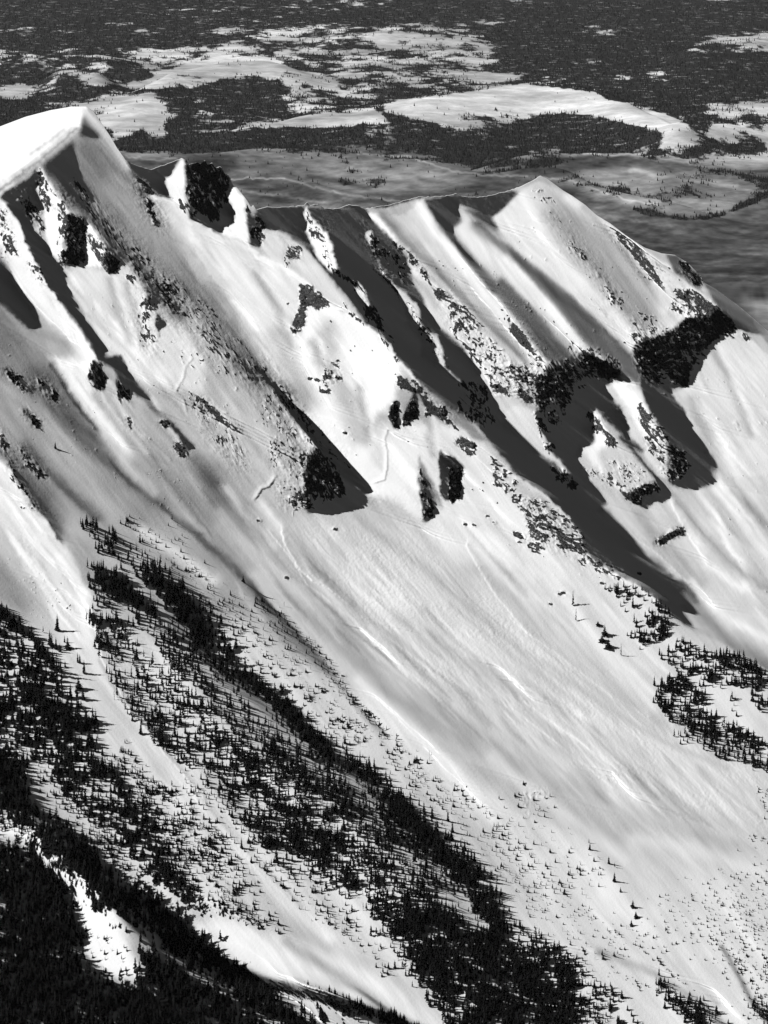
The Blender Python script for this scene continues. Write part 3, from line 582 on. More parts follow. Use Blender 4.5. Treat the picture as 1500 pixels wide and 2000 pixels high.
specks(200, [(700,1010),(750,950),(900,900),(1020,820),(1200,750),(1300,860),(1180,960),(1100,1090),(1030,1170),(920,1150),(860,1210),(760,1180)], 'C', (4,13), 15, (1.2,3), 30)
specks(50, [(970,470),(1030,490),(1110,580),(1110,640),(1040,600)], 'C', (3,9), 60, (1.2,3), 40)
specks(36, [(1240,880),(1300,860),(1400,930),(1300,940)], 'C', (3,8), 60, (.8,1.8), 30)
specks(110, [(440,140),(510,150),(540,250),(620,350),(560,370),(470,250)], 'F', (3,9), 55, (.7,1.7), 40)
specks(170, [(740,100),(800,160),(880,260),(920,350),(930,540),(860,520),(840,420),(770,380),(750,250)], 'F', (3,10), 30, (.8,2), 40)
specks(120, [(910,340),(1000,400),(1030,490),(940,590),(900,560),(930,450)], 'F', (3,10), 50, (1.4,3), 40)
specks(100, [(560,440),(700,450),(800,530),(700,620),(600,600),(430,520),(400,480),(540,520)], 'F', (3,8), 40, (.6,1.5), 40)
specks(90, [(650,650),(740,600),(850,560),(860,600),(740,700)], 'F', (3,9), 60, (1.2,2.8), 40)
specks(50, [(220,480),(300,500),(400,600),(350,610),(240,540)], 'F', (3,9), 40, (1.4,3), 35)
specks(40, [(850,900),(980,850),(995,880),(870,940)], 'F', (3,7), 80, (.9,2), 25)
specks(70, [(120,150),(200,240),(250,370),(230,420),(160,300)], 'F', (3,9), 60, (.8,2), 30)
# left hand slopes
specks(60, [(530,0),(610,30),(625,110),(600,190),(545,180),(515,110)], 'D', (4,12), 78, (1.4,3.4))
specks(40, [(680,120),(760,180),(760,235),(690,230)], 'D', (3,10), 70, (1.2,2.8))
specks(10, [(735,340),(770,360),(765,405),(740,400)], 'D', (3,7), 80, (1,2.4))
specks(12, [(940,350),(990,370),(985,400),(940,390)], 'D', (3,7), 50, (1.2,2.4))
specks(16, [(1030,490),(1090,520),(1090,570),(1035,550)], 'D', (3,8), 60, (1.2,2.6))
specks(46, [(210,110),(330,200),(330,250),(230,180)], 'D', (4,12), 48, (.9,2.2))
specks(34, [(140,290),(230,370),(230,410),(140,340)], 'D', (4,12), 48, (1,2.4))
specks(44, [(30,60),(110,110),(190,190),(130,180),(40,110)], 'D', (4,12), 46, (1,2.4))
specks(60, [(0,400),(40,480),(60,620),(100,680),(40,620),(0,520)], 'D', (3,9), 60, (.9,2.2), 30)
specks(60, [(110,520),(190,600),(280,690),(220,700),(120,600)], 'D', (3,9), 48, (.9,2.2), 25)
specks(90, [(1100,190),(1220,230),(1300,340),(1420,400),(1410,560),(1320,540),(1200,420),(1090,300)], 'D', (4,14), 72, (.5,1.2), 22)
specks(30, [(60,640),(120,720),(200,860),(150,800),(60,700)], 'D', (3,9), 55, (.8,2))
specks(14, [(190,860),(110,860),(110,880),(190,880)], 'D', (2,5), 20, (.6,1.2), 30)
def ledges(n, pts, z='O', ln=(4,14), ang=15, wd=(.6,1.5), spread=14):
    specks(n, pts, z, ln, ang, wd, spread, 0.0)
ledges(60, [(150,1200),(220,1080),(350,1060),(420,1030),(570,1080),(640,1130),(500,1180),(350,1250),(300,1400),(220,1420)], 'C', (5,14), 12)
ledges(90, [(700,1010),(750,960),(900,900),(1020,820),(1200,760),(1300,860),(1180,960),(1100,1090),(1030,1170),(920,1150),(860,1210),(760,1180)], 'C', (5,16), -12)
ledges(26, [(1090,330),(1300,380),(1350,460),(1290,620),(1270,690),(1110,640)], 'A', (4,12), 75)
ledges(22, [(380,650),(500,670),(500,880),(500,950),(390,940)], 'A', (3,9), 75)
ledges(40, [(260,560),(440,580),(500,680),(520,800),(420,850),(290,860)], 'E', (4,14), 84)
ledges(50, [(0,660),(150,670),(300,770),(400,880),(410,990),(330,990),(200,960),(110,880)], 'F', (6,18), 12, (.8,2))
ledges(30, [(740,110),(800,170),(880,260),(920,350),(920,540),(860,500)], 'F', (4,10), 10)
ledges(30, [(920,340),(1000,400),(1030,490),(940,580)], 'F', (4,10), 10)
ledges(16, [(860,370),(890,290),(930,240),(945,350)], 'E', (4,10), 60); ledges(16, [(1110,600),(1200,650),(1200,820),(1130,840)], 'E', (4,12), 80)
ledges(18, [(530,10),(610,30),(620,110),(600,180),(545,180)], 'D', (4,10), 60); ledges(20, [(660,650),(740,610),(850,570),(850,610),(740,690)], 'F', (4,9), 15)
ledges(26, [(1180,1180),(1340,1200),(1390,1420),(1300,1430)], 'B', (4,10), 60); ledges(22, [(1180,760),(1300,820),(1330,890),(1200,880)], 'B', (4,10), 50)
specks(70, [(1070,360),(1300,510),(1400,600),(1200,690),(1000,480)], 'O', (1,5), 55, (.6,1.5), 30)
specks(60, [(720,480),(1000,520),(1180,680),(1050,690),(800,520)], 'O', (1,4), 55, (.5,1.3), 30)
specks(60, [(150,560),(420,620),(520,800),(430,900),(250,760)], 'O', (1,5), 60, (.6,1.4), 30)
specks(50, [(560,560),(780,700),(860,900),(700,900),(560,700)], 'O', (1,4), 60, (.5,1.3), 30)
specks(50, [(1340,700),(1500,720),(1500,1200),(1380,1000)], 'O', (1,4), 60, (.5,1.2), 30)
specks(50, [(880,900),(1050,960),(1240,1150),(1000,1120)], 'O', (1,4), 20, (.6,1.3), 30)
specks(60, [(0,640),(200,780),(420,960),(330,1010),(60,860)], 'O', (1,4), 50, (.5,1.3), 30)
specks(50, [(0,1080),(120,1130),(160,1240),(60,1200)], 'O', (1,3), 50, (.5,1.2), 30)
# debris of the slide
DB = G4()
DB.P(.55, [(560,1030),(700,1010),(830,1030),(1000,1200),(1200,1360),(1480,1500),(1500,1600),(1350,1590),(1150,1520),(1000,1440),(800,1290),(640,1160)], 14)
DB.S(.8, [(700,1180),(780,1260),(880,1340),(960,1400)], 34, k=.7)
DB.S(1.0, [(1090,1430),(1130,1470),(1190,1520)], 10)
DB.P(.7, [(1420,1500),(1560,1540),(1560,1640),(1460,1600)], 12)
DB.S(.5, [(40,1040),(70,1110),(120,1190)], 12)
DB.S(.6, [(180,1250),(280,1420),(400,1580),(560,1760)], 18, k=.7)
DB.S(.35, [(330,600),(480,760),(640,900),(760,990)], 30, k=.8)
DB.P(.35, [(760,860),(830,880),(870,1010),(1000,1200),(900,1120),(800,1000)], 10)
# small steps and cracks (crown wall, levees, slide edges), image pixels towards the viewer
FN = G4()
def levee(h, pts, z='O', w=7, j=1.6): FN.S(h, pts, w, .9, z=z, add=True, jit=j)      # lit step facing the sun
def crack(h, pts, z='O', w=7, j=1.0): FN.S(h, pts, .7, w, z=z, add=True, jit=j)      # step facing away: reads as a dark line
levee(1.7, [(150,120),(180,210),(215,265),(260,340),(330,400),(420,440),(540,540)], 'H', 8)
levee(0.85, [(540,540),(700,680),(900,830),(1100,990),(1300,1120)], 'H', 6)
levee(1.2, [(80,120),(200,260),(300,420),(430,520)], 'H', 5)
levee(1.1, [(1230,1090),(1260,1150),(1320,1250),(1400,1380),(1500,1500),(1600,1620)], 'E', 8)
crack(.8, [(830,100),(1000,250),(1140,370),(1240,500),(1400,640),(1600,800)], 'H', 9)
levee(0.85, [(820,900),(1000,1060),(1120,1150),(1270,1285)], 'H', 8)
levee(1.02, [(0,330),(150,450),(330,580),(560,760),(780,890),(1000,960),(1200,1050)], 'I', 7)
crack(.7, [(60,400),(200,520),(300,600),(520,760),(780,950),(950,1040)], 'I', 8)
levee(1.19, [(60,800),(280,960),(420,1060),(620,1210)], 'I', 6)
levee(1.02, [(0,850),(200,1000),(400,1160),(600,1320)], 'I', 8)
levee(0.85, [(640,1180),(860,1330),(1100,1430)], 'I', 7)
levee(1.02, [(940,1140-430),(1000,830),(1150,1060)], 'F', 6)
crack(.5, [(950,680),(1080,830),(1280,1050),(1500,1200)], 'F', 8)
levee(1.02, [(560,760),(720,900),(860,1000),(1040,1170)], 'F', 5)
crack(1.2, [(1130,0),(1085,60),(1080,110),(1035,190),(1080,240),(1095,300)], 'D', 4)
crack(1.6, [(770,430),(755,480),(770,540),(770,640),(755,710),(705,728)], 'E', 5)
crack(1.8, [(110,705),(80,750),(35,765),(0,820)], 'E', 5)
levee(1.0, [(810,440),(880,480),(945,520)], 'E', 4)
levee(1.36, [(180,1200),(200,1290),(250,1380),(320,1470),(400,1560)], 'O', 6)
crack(.8, [(745,370-20),(830,440),(940,530),(1000,590)], 'D', 6)
rng_ = np.random.default_rng(8)
for _ in range(330):            # short runnels down the slide and the open faces
    x = rng_.uniform(560, 1450); y = 1010+(x-560)*.52+rng_.uniform(-40, 190); L = rng_.uniform(15, 70); an = math.radians(rng_.uniform(40, 50))
    FN.S(rng_.uniform(-.7, .7), [(x,y),(x+L*.5*math.cos(an),y+L*.5*math.sin(an)),(x+L*math.cos(an-.08),y+L*math.sin(an-.08))], rng_.uniform(.8,2.5), add=True)

# ---------------------------------------------------------------- foothills: height, ground tone (cover plus painted hill shade), woods
BY, BX = 420, 1120
HB = Map(-420, -60, 2, BY+120, 1200, 0.0); COVER_SHADE = Map(-420, -60, 2, BY+120, 1200, .76); FD = Map(-420, -60, 2, BY+120, 1200, .72)
_hx = HB.ox+np.arange(HB.nx)*HB.st; _hy = (HB.oy+np.arange(HB.ny)*HB.st)[:,None]
def hill(h, pts, back, frt):
    """rounded ridge: crest line as seen, falling away over 'back' behind it and 'frt' in front"""
    xs = np.array([p[0] for p in pts], float); y = np.interp(_hx, xs, [p[1]+h*.52 for p in pts])
    y = blur(y[None,:].repeat(2,0), 12)[0]; e = .28*(xs[-1]-xs[0])
    env = np.clip((_hx-xs[0]+e)/(2*e), 0, 1)*np.clip((xs[-1]+e-_hx)/(2*e), 0, 1); env = env*env*(3-2*env)
    d = _hy-y[None,:]; HB.a += h*env[None,:]*np.exp(-(d/np.where(d < 0, back, frt))**2)
hill(62, [(700,222),(750,205),(850,190),(960,178),(1030,166),(1100,172),(1160,180),(1235,206),(1345,247)], 15, 42)
hill(55, [(260,170),(330,140),(450,119),(540,120),(600,135)], 13, 40)
hill(35, [(0,106),(130,102),(260,108)], 8, 16)
hill(45, [(90,140),(160,130),(215,145)], 10, 26)
hill(26, [(420,262),(600,232),(715,216)], 8, 16)
hill(75, [(300,330),(420,300),(560,296),(660,300),(740,310),(850,318),(900,338),(1000,345)], 12, 34)
hill(70, [(440,352),(510,347),(560,348),(640,375),(720,392),(800,400)], 10, 26)
hill(70, [(940,312),(1080,306),(1180,302),(1240,300),(1290,318),(1330,330)], 12, 30)
hill(66, [(1020,345),(1110,352),(1190,380),(1280,400),(1380,410)], 12, 30)
hill(34, [(1270,270),(1380,250),(1480,240),(1600,225)], 10, 22)
hill(40, [(1320,95),(1420,80),(1520,70)], 10, 28)
hill(30, [(640,62),(800,58),(930,72)], 8, 20)
g, fdp = COVER_SHADE.P, FD.P
g(.40, [(-300,300),(240,280),(330,268),(500,285),(750,270),(900,285),(1300,300),(1500,260),(1900,240),(1900,900),(-300,900)], 12)
fdp(.05, [(-300,300),(240,290),(450,296),(750,300),(900,320),(1300,310),(1900,300),(1900,900),(-300,900)], 10)
fdp(.50, [(0,100),(260,90),(560,75),(900,60),(1000,100),(1020,160),(700,200),(600,240),(400,270),(230,280),(-300,280),(-300,110)], 14)
fdp(.97, [(-300,-60),(1900,-60),(1900,60),(1400,75),(1000,60),(560,55),(200,75),(-300,80)], 16)
fdp(1.0, [(960,60),(1300,40),(1700,40),(1700,200),(1480,215),(1340,215),(1200,190),(1020,165),(960,110)], 12)
fdp(.55, [(750,50),(850,60),(960,100),(950,150),(800,150),(700,110)], 12)
fdp(.35, [(1310,100),(1400,75),(1520,62),(1600,70),(1600,110),(1500,112),(1400,108)], 8)
fdp(.35, [(1370,210),(1450,200),(1600,190),(1600,230),(1400,235)], 6)
fdp(.03, [(600,290),(760,250),(900,235),(1080,235),(1130,262),(1080,290),(1000,280),(850,315),(740,350),(640,350),(500,342),(520,320)], 4, 'M')
fdp(.04, [(410,430),(480,400),(560,370),(600,380),(620,440),(700,450),(640,480),(650,530),(560,510),(450,545),(420,480)], 4, 'M')
fdp(.35, [(190,280),(330,260),(420,290),(430,330),(380,350),(300,300)], 4, 'M')
fdp(.9, [(600,370),(700,345),(760,345),(850,320),(1000,305),(1100,320),(1120,440),(1000,440),(850,450),(800,390),(760,385),(730,440),(680,430)], 6, 'M')
fdp(.95, [(150,300),(300,300),(400,360),(380,410),(200,400),(100,470),(0,480),(0,420),(100,400)], 8, 'M')
fdp(1.0, [(430,240),(540,250),(600,300),(500,320),(430,300)], 5, 'M')
fdp(.92, [(650,480),(740,480),(740,525),(660,520)], 5, 'M')
fdp(.95, [(440,555),(540,520),(620,545),(760,530),(900,515),(1100,500),(1300,495),(1500,490),(1500,545),(1300,555),(1100,560),(900,585),(700,600),(500,590)], 4, 'M')
fdp(.10, [(760,525),(1000,485),(1200,455),(1430,425),(1500,430),(1500,480),(1300,490),(1100,495),(900,510)], 4, 'M')
g(.55, [(420,560),(500,565),(640,575),(640,610),(480,600)], 4, 'M')
fdp(.03, [(0,405),(100,385),(250,370),(400,350),(450,335),(550,330),(700,345),(820,355),(870,390),(970,410),(1100,450),(1190,490),(1150,515),(1080,510),(900,470),(800,450),(650,440),(500,470),(350,470),(200,480),(0,440)], 3, 'N')
g(.84, [(0,405),(100,385),(250,370),(400,350),(450,335),(550,330),(700,345),(820,355),(870,390),(970,410),(1100,450),(1190,490),(1150,515),(1080,510),(900,470),(800,450),(650,440),(500,470),(350,470),(200,480),(0,440)], 3, 'N')
fdp(.22, [(250,440),(640,410),(780,450),(650,450),(500,480),(300,500),(220,490)], 6, 'N')
fdp(1.0, [(50,512),(130,490),(300,520),(450,500),(650,455),(850,470),(1000,500),(1090,540),(1060,585),(900,598),(740,600),(620,560),(480,545),(420,590),(350,650),(250,620),(180,590),(130,550)], 4, 'N')
fdp(.9, [(340,650),(480,620),(620,620),(800,615),(600,660),(400,670)], 4, 'N')
fdp(1.0, [(960,415),(1100,420),(1300,450),(1400,480),(1330,500),(1200,505),(1190,480),(1090,440)], 4, 'N')
fdp(.5, [(1100,520),(1300,490),(1500,480),(1700,480),(1700,620),(1500,620),(1300,600),(1100,560)], 8, 'N')
fdp(.9, [(1170,580),(1260,575),(1290,605),(1180,605)], 4, 'N')
fdp(.9, [(1370,560),(1500,550),(1500,600),(1400,595)], 4, 'N')
g(.72, [(1000,540),(1300,500),(1700,480),(1700,640),(1400,660),(1200,640),(1050,600)], 6, 'N')
fdp(.75, [(1160,640),(1300,660),(1500,690),(1700,700),(1700,740),(1480,740),(1300,690)], 5, 'N')
g(.28, [(390,650),(560,630),(760,615),(900,600),(1010,620),(1050,645),(960,660),(780,670),(560,680)], 4, 'N')
g(.52, [(650,700),(900,650),(1200,670),(1470,745),(1380,790),(1330,830),(1200,850),(950,800),(800,750)], 4, 'N')
fdp(.30, [(650,700),(900,650),(1200,670),(1470,745),(1380,790),(1330,830),(1200,850),(950,800),(800,750)], 4, 'N')
fdp(.98, [(930,800),(1100,835),(1200,850),(1300,835),(1340,825),(1400,785),(1500,750),(1700,700),(1700,740),(1500,775),(1400,820),(1330,850),(1200,862),(1050,850)], 3, 'N')
fdp(.0, [(560,700),(700,720),(800,770),(950,830),(1100,860),(1250,872),(1400,825),(1500,785),(1700,750),(1900,1800),(700,1800)], 3, 'N')
g(.34, [(700,720),(800,770),(950,830),(1100,860),(1250,872),(1400,825),(1500,785),(1900,750),(1900,1800),(700,1800)], 4, 'N')
g(.27, [(480,120),(620,160),(800,220),(900,330),(1000,460),(1200,600),(1500,640),(1500,720),(1200,720),(700,420)], 12, 'C')  # shadow-like darkening beside the ridge, painted into the ground tone
g(.33, [(1120,560),(1500,480),(1500,660),(1200,660)], 14, 'C')
g(.27, [(1150,600),(1500,650),(1500,690),(1250,700)], 5, 'C', k=.8)
g(.55, [(1330,730),(1500,700),(1700,700),(1700,1000),(1500,880)], 6, 'C')
g(.35, [(540,300),(700,320),(900,345),(1000,345),(1050,350),(1000,375),(800,400),(640,395),(500,400),(460,360)], 8, k=.8)
g(.48, [(440,345),(470,300),(560,296),(650,300),(760,330),(800,372),(740,378),(640,370),(560,347)], 6)
g(.52, [(750,332),(830,325),(930,345),(930,365),(850,370),(760,372)], 8)
g(.30, [(460,352),(560,347),(610,360),(640,390),(600,398),(500,398)], 5)
g(.28, [(370,305),(450,300),(470,325),(440,340),(400,330)], 6)
g(.33, [(245,310),(300,312),(340,320),(340,360),(245,330)], 4)
g(.5, [(245,280),(330,283),(330,312),(250,306)], 4)
for q_ in [[(660,305),(712,305),(712,345),(680,345)],[(575,295),(628,297),(622,322),(590,318)],[(650,345),(755,350),(740,372),(670,362)],[(920,320),(1000,330),(980,340),(925,338)],[(1090,352),(1180,372),(1260,384),(1180,382)],[(460,300),(520,300),(500,318)],[(1210,395),(1330,400),(1300,412)]]:
    fdp(.42, q_, 4)
GS = COVER_SHADE.S
for pts, v, w in [([(245,305),(300,312),(345,309)],.62,1.5),([(380,300),(440,296),(520,305),(600,312)],.56,1.6),([(450,352),(500,347),(556,348)],.75,1.2),([(556,348),(620,368),(700,384),(780,392)],.58,2),([(700,300),(800,306),(870,330),(940,343),(1030,344)],.66,1.6),
        ([(1060,347),(1110,352),(1170,372),(1220,390),(1290,402)],.70,1.6),([(1140,300),(1200,303),(1240,300),(1290,308),(1400,330)],.72,2),([(1270,264),(1340,255),(1420,248),(1500,244)],.80,2),([(460,372),(540,380),(640,398)],.48,3),([(640,330),(700,345),(760,350)],.50,4),
        ([(1230,330),(1330,350),(1440,362)],.66,4),([(1180,360),(1260,376),(1360,392)],.60,3),([(1150,415),(1300,440),(1500,455)],.40,3),([(1230,470),(1350,490),(1500,500)],.38,3),([(1300,530),(1500,545)],.40,3)]:
    GS(v, pts, w, k=.85, jit=2.5)  # light crest edges of the hills, painted into the ground tone
for pts, v, w in [([(470,362),(560,372),(620,388)],.26,6),([(330,330),(380,318),(440,330)],.24,7),([(600,345),(660,352),(720,368)],.26,6),([(960,318),(1060,312),(1160,310)],.25,5),([(790,385),(900,372),(1000,360)],.28,8),([(1090,370),(1180,400),(1290,420)],.25,7),([(820,350),(880,360),(960,368)],.34,5)]:
    GS(v, pts, w, k=.7)  # shading of the near hills painted as darker ground
COVER_SHADE.a += (fbm((COVER_SHADE.ox+np.arange(COVER_SHADE.nx)*COVER_SHADE.st)[None,:]/26, (COVER_SHADE.oy+np.arange(COVER_SHADE.ny)*COVER_SHADE.st)[:,None]/5, 4, .65)-.5)*.30*np.clip((.9-COVER_SHADE.a)*3, 0, 1)
COVER_SHADE.a = np.clip(COVER_SHADE.a, .16, .9)
# ---------------------------------------------------------------- where conifers grow: (density per square image pixel, height range, shapes), labels
ZONES, ZLAB = [], []
ST4 = 4
def TZ(hlo, hhi, kinds, label, group):
    d = Map(-160, 140, ST4, 505, 455, 0.0); ZONES.append((d, hlo, hhi, kinds)); ZLAB.append((label, group)); return d
def LP(pts): return [(x/2, 1000+y/2) for x, y in pts]       # lower left quarter of the image
def RP(pts): return [(750+x/2, 1000+y/2) for x, y in pts]   # lower right quarter
z = TZ(11.7, 24.8, [0,0,2,4,1,6], 'dark conifer in the dense dark belt down the middle spur', 'conifers of the dark belt on the middle spur')
z.S(.016, LP([(330,60),(460,150),(600,260)]), [10,18,22]); z.S(.040, LP([(590,250),(680,330),(740,420)]), [12,18,14])
z.S(.022, LP([(380,250),(480,320),(560,380)]), 16); z.S(.030, LP([(740,420),(800,500),(870,590)]), 24)
z.S(.016, LP([(870,590),(960,660)]), 18); z.S(.036, LP([(940,640),(1060,740),(1200,880),(1300,950)]), [10,16,16,12]); z.S(.026, LP([(1250,900),(1400,1000),(1500,1080)]), 14)
z.S(.042, RP([(0,1120),(100,1210),(200,1310),(300,1410),(390,1520),(430,1640)]), [16,20,22,24,22,14])
z.P(.026, RP([(60,1560),(180,1560),(300,1640),(440,1660),(720,1760),(740,1900),(730,2160),(300,2160),(200,1900),(80,1680)]), 14)
z.P(.024, RP([(250,1840),(720,1840),(720,2160),(330,2160)]), 12)
z = TZ(10.9, 27.2, [0,2,4,4,5,6,6], 'slim conifer in the open wood between the bare slide track and the dark belt', 'slim conifers of the open wood')
z.P(.0105, LP([(330,200),(480,300),(620,420),(800,600),(1000,800),(1300,1000),(1500,1100),(1500,1640),(1440,1540),(1300,1440),(1200,1400),(1000,1290),(880,1130),(740,1000),(610,910),(480,740),(395,600),(350,400)]), 8)
z.P(.016, LP([(900,880),(1200,960),(1500,1130),(1500,1560),(1300,1430),(1100,1330),(960,1180)]), 20)
z.P(.015, RP([(-20,1200),(120,1330),(300,1600),(300,1900),(150,1850),(60,1720),(-20,1640)]), 14)
for c_ in [((500,740),(660,900),20),((830,880),(890,960),18),((640,560),(700,620),12),((1010,1130),(1190,1320),26),((1250,1290),(1340,1390),22),((900,1010),(980,1060),14),((520,640),(580,680),9),((1160,1010),(1190,1060),10),((1440,1480),(1500,1600),18),((380,520),(440,560),10)]:
    z.S(.022, LP([c_[0], c_[1]]), c_[2]*.75)
z.P(.0008, LP([(460,370),(560,400),(620,520),(640,700),(560,620),(480,460)]), 6)
z = TZ(3.1, 11.2, [3,1,5,4,6], 'stunted conifer on the pale slope right of the dark belt', 'stunted conifers right of the dark belt')
z.P(.0045, LP([(420,20),(680,40),(760,180),(900,300),(1000,420),(1280,600),(1500,860),(1500,1060),(1250,860),(1000,640),(820,450),(620,230)]), 10)
z.S(.010, LP([(480,40),(580,110),(700,190),(800,280)]), 12); z.S(.012, LP([(900,380),(1050,540),(1200,700),(1380,850)]), 24)
z.S(.026, LP([(1000,350),(1120,440),(1220,540),(1290,620)]), 10); z.S(.030, LP([(1290,620),(1360,720),(1460,820),(1500,860)]), 6)
z.S(.017, RP([(0,900),(120,1010),(240,1110),(380,1240),(500,1330),(600,1420),(690,1500)]), [18,24,28,34,30,22,14])
z.P(.006, RP([(0,1000),(250,1080),(520,1330),(720,1480),(720,1560),(560,1540),(360,1400),(180,1220),(0,1100)]), 14)
z.P(.0035, RP([(500,1080),(640,1060),(660,1200),(900,1400),(760,1480),(560,1260)]), 14); z.P(.0022, RP([(560,1540),(700,1500),(950,1640),(1000,1760),(760,1760),(620,1640)]), 12)
z = TZ(8.6, 21.6, [0,0,2,1,6,4], 'dark conifer of the wood at the right edge below the shaded gully', 'conifers of the wood at the right edge')
z.P(.034, RP([(1150,500),(1250,555),(1400,560),(1500,660),(1640,760),(1640,800),(1440,660),(1300,650),(1160,580)]), 3)
z.P(.012, RP([(1080,560),(1150,500),(1440,660),(1440,680),(1250,690),(1160,640)]), 3)
z.P(.018, RP([(1060,680),(1150,640),(1250,690),(1260,780),(1400,860),(1480,900),(1640,980),(1640,1080),(1500,1020),(1300,935),(1110,820),(1055,740)]), 3)
z.S(.016, RP([(1160,860),(1300,930),(1500,990)]), 10); z.S(.016, RP([(1430,640),(1450,740),(1500,760)]), 8); z.S(.012, RP([(1350,700),(1370,800)]), 7)
z.P(.022, RP([(950,480),(1030,390),(1110,430),(1090,480),(1000,540)]), 4); z.S(.014, RP([(1040,350),(1110,400)]), 7)
z.P(.006, RP([(860,300),(960,260),(1060,350),(1040,400),(920,380)]), 5)
z = TZ(10.1, 30.4, [0,0,1,2,3,6], 'dark conifer in the woods at the lower left', 'conifers of the lower left woods')
z.S(.030, LP([(-80,340),(0,400),(100,480),(240,650)]), 6); z.P(.009, LP([(-300,420),(0,420),(130,560),(240,680),(350,780),(280,900),(100,900),(-300,900)]), 12)
z.P(.004, LP([(150,420),(260,520),(340,660),(300,740),(200,560)]), 8)
z.S(.026, LP([(110,700),(190,790),(260,850),(340,830)]), [12,16,18,16]); z.S(.024, LP([(250,930),(340,1000),(420,1070),(500,1200),(560,1290)]), [10,16,18,18,14])
z.P(.011, LP([(60,860),(360,880),(460,1060),(620,1300),(740,1520),(600,1420),(400,1200),(200,1060)]), 12)
z.P(.028, LP([(-320,900),(20,920),(110,1060),(110,1160),(330,1280),(340,1420),(200,1340),(60,1180),(-320,1160)]), 8)
z.S(.040, LP([(240,1270),(340,1400),(450,1510),(620,1600),(700,1680),(800,1760),(960,1870),(1140,2010),(1260,2120)]), [16,19,20,22,23,22,20,19,18])
z.P(.020, LP([(-320,1280),(60,1300),(240,1420),(280,1560),(300,1760),(420,1850),(520,1840),(560,1700),(700,1800),(860,1900),(1000,1980),(1200,2160),(-320,2160)]), 8)
z.P(.020, LP([(-320,1640),(200,1600),(300,1800),(420,1900),(1000,2040),(1200,2160),(-320,2160)]), 14)
z = TZ(4.7, 13.6, [3,1,4,2,6], 'small conifer on the bright slope left of the slide track', 'small conifers left of the slide track')
z.P(.018, LP([(450,880),(560,1010),(730,1150),(910,1290),(1000,1500),(1100,1620),(980,1600),(760,1560),(640,1440),(560,1280),(430,1080)]), 8)
z.P(.020, LP([(-320,1180),(60,1190),(160,1300),(260,1420),(240,1470),(120,1350),(40,1290),(-320,1290)]), 6); z.P(.0018, [(150,1740),(260,1820),(260,1910),(160,1900)], 6); z.P(.03, [(60,1635),(105,1650),(160,1725),(125,1745),(50,1690)], 4); z.P(.014, LP([(-300,900),(60,900),(240,1000),(430,1200),(620,1480),(760,1640),(700,1640),(440,1420),(200,1100),(0,1000),(-300,960)]), 6); z.S(.020, LP([(820,1330),(900,1400)]), 12); z.S(.020, LP([(620,1080),(680,1130)]), 8); z.S(.012, LP([(1000,1560),(1080,1620)]), 8)
z.P(.007, LP([(640,920),(760,1060),(960,1200),(1100,1360),(1300,1480),(1500,1740),(1420,1720),(1200,1560),(1000,1380),(800,1180)]), 8)
z.S(.014, LP([(1370,1640),(1500,1790)]), 9)
z = TZ(12.5, 27.2, [0,2,2], 'tall pointed conifer on the foreground ridge line in front of the snowy gully', 'conifers lining the foreground ridge')
z.S(.07, LP([(700,1640),(800,1730),(880,1780),(1000,1830)]), 6); z.S(.085, LP([(1000,1835),(1100,1865),(1250,1900),(1400,1950),(1520,1985),(1640,2040)]), 7)
z.S(.004, LP([(1200,1960),(1400,2000)]), 16)
z = TZ(2.3, 7.2, [3,3,1], 'low dark shrub like fir on the bright fan at the lower right', 'shrubby firs dotted over the lower right fan')
z.P(.006, RP([(1120,1460),(1400,1400),(1640,1300),(1640,2160),(1480,2100),(1400,1900),(1280,1720),(1130,1600)]), 22)
z.P(.010, RP([(1200,1560),(1640,1440),(1640,1900),(1480,1900),(1300,1700)]), 22)
z.P(.004, RP([(480,1450),(720,1480),(950,1640),(1100,1500),(1160,1700),(1000,1700),(800,1660),(560,1560)]), 16)
z.S(.020, RP([(1390,1260),(1450,1275),(1520,1300)]), 6); z.S(.018, RP([(1460,1080),(1520,1170)]), 9); z.S(.026, RP([(1340,1700),(1400,1800),(1470,1900),(1520,1980)]), 6)
z.S(.020, RP([(900,1640),(1000,1700),(1100,1780),(1200,1870)]), 3); z.S(.010, RP([(880,1780),(1060,1880)]), 6)
z = TZ(6.2, 19.2, [0,2,1,4,6], 'conifer in the loose stand at the bottom edge right of the dark belt', 'conifers of the loose bottom stand')
z.P(.009, RP([(640,1680),(740,1740),(880,1860),(1000,1980),(1000,2160),(740,2160),(740,1860)]), 10); z.S(.012, RP([(440,1600),(560,1650),(700,1740)]), 10)
z.S(.036, RP([(1060,1840),(1140,1900),(1240,1980),(1300,2060)]), [7,14,20,22]); z.S(.036, RP([(1460,1940),(1520,2000)]), 10)
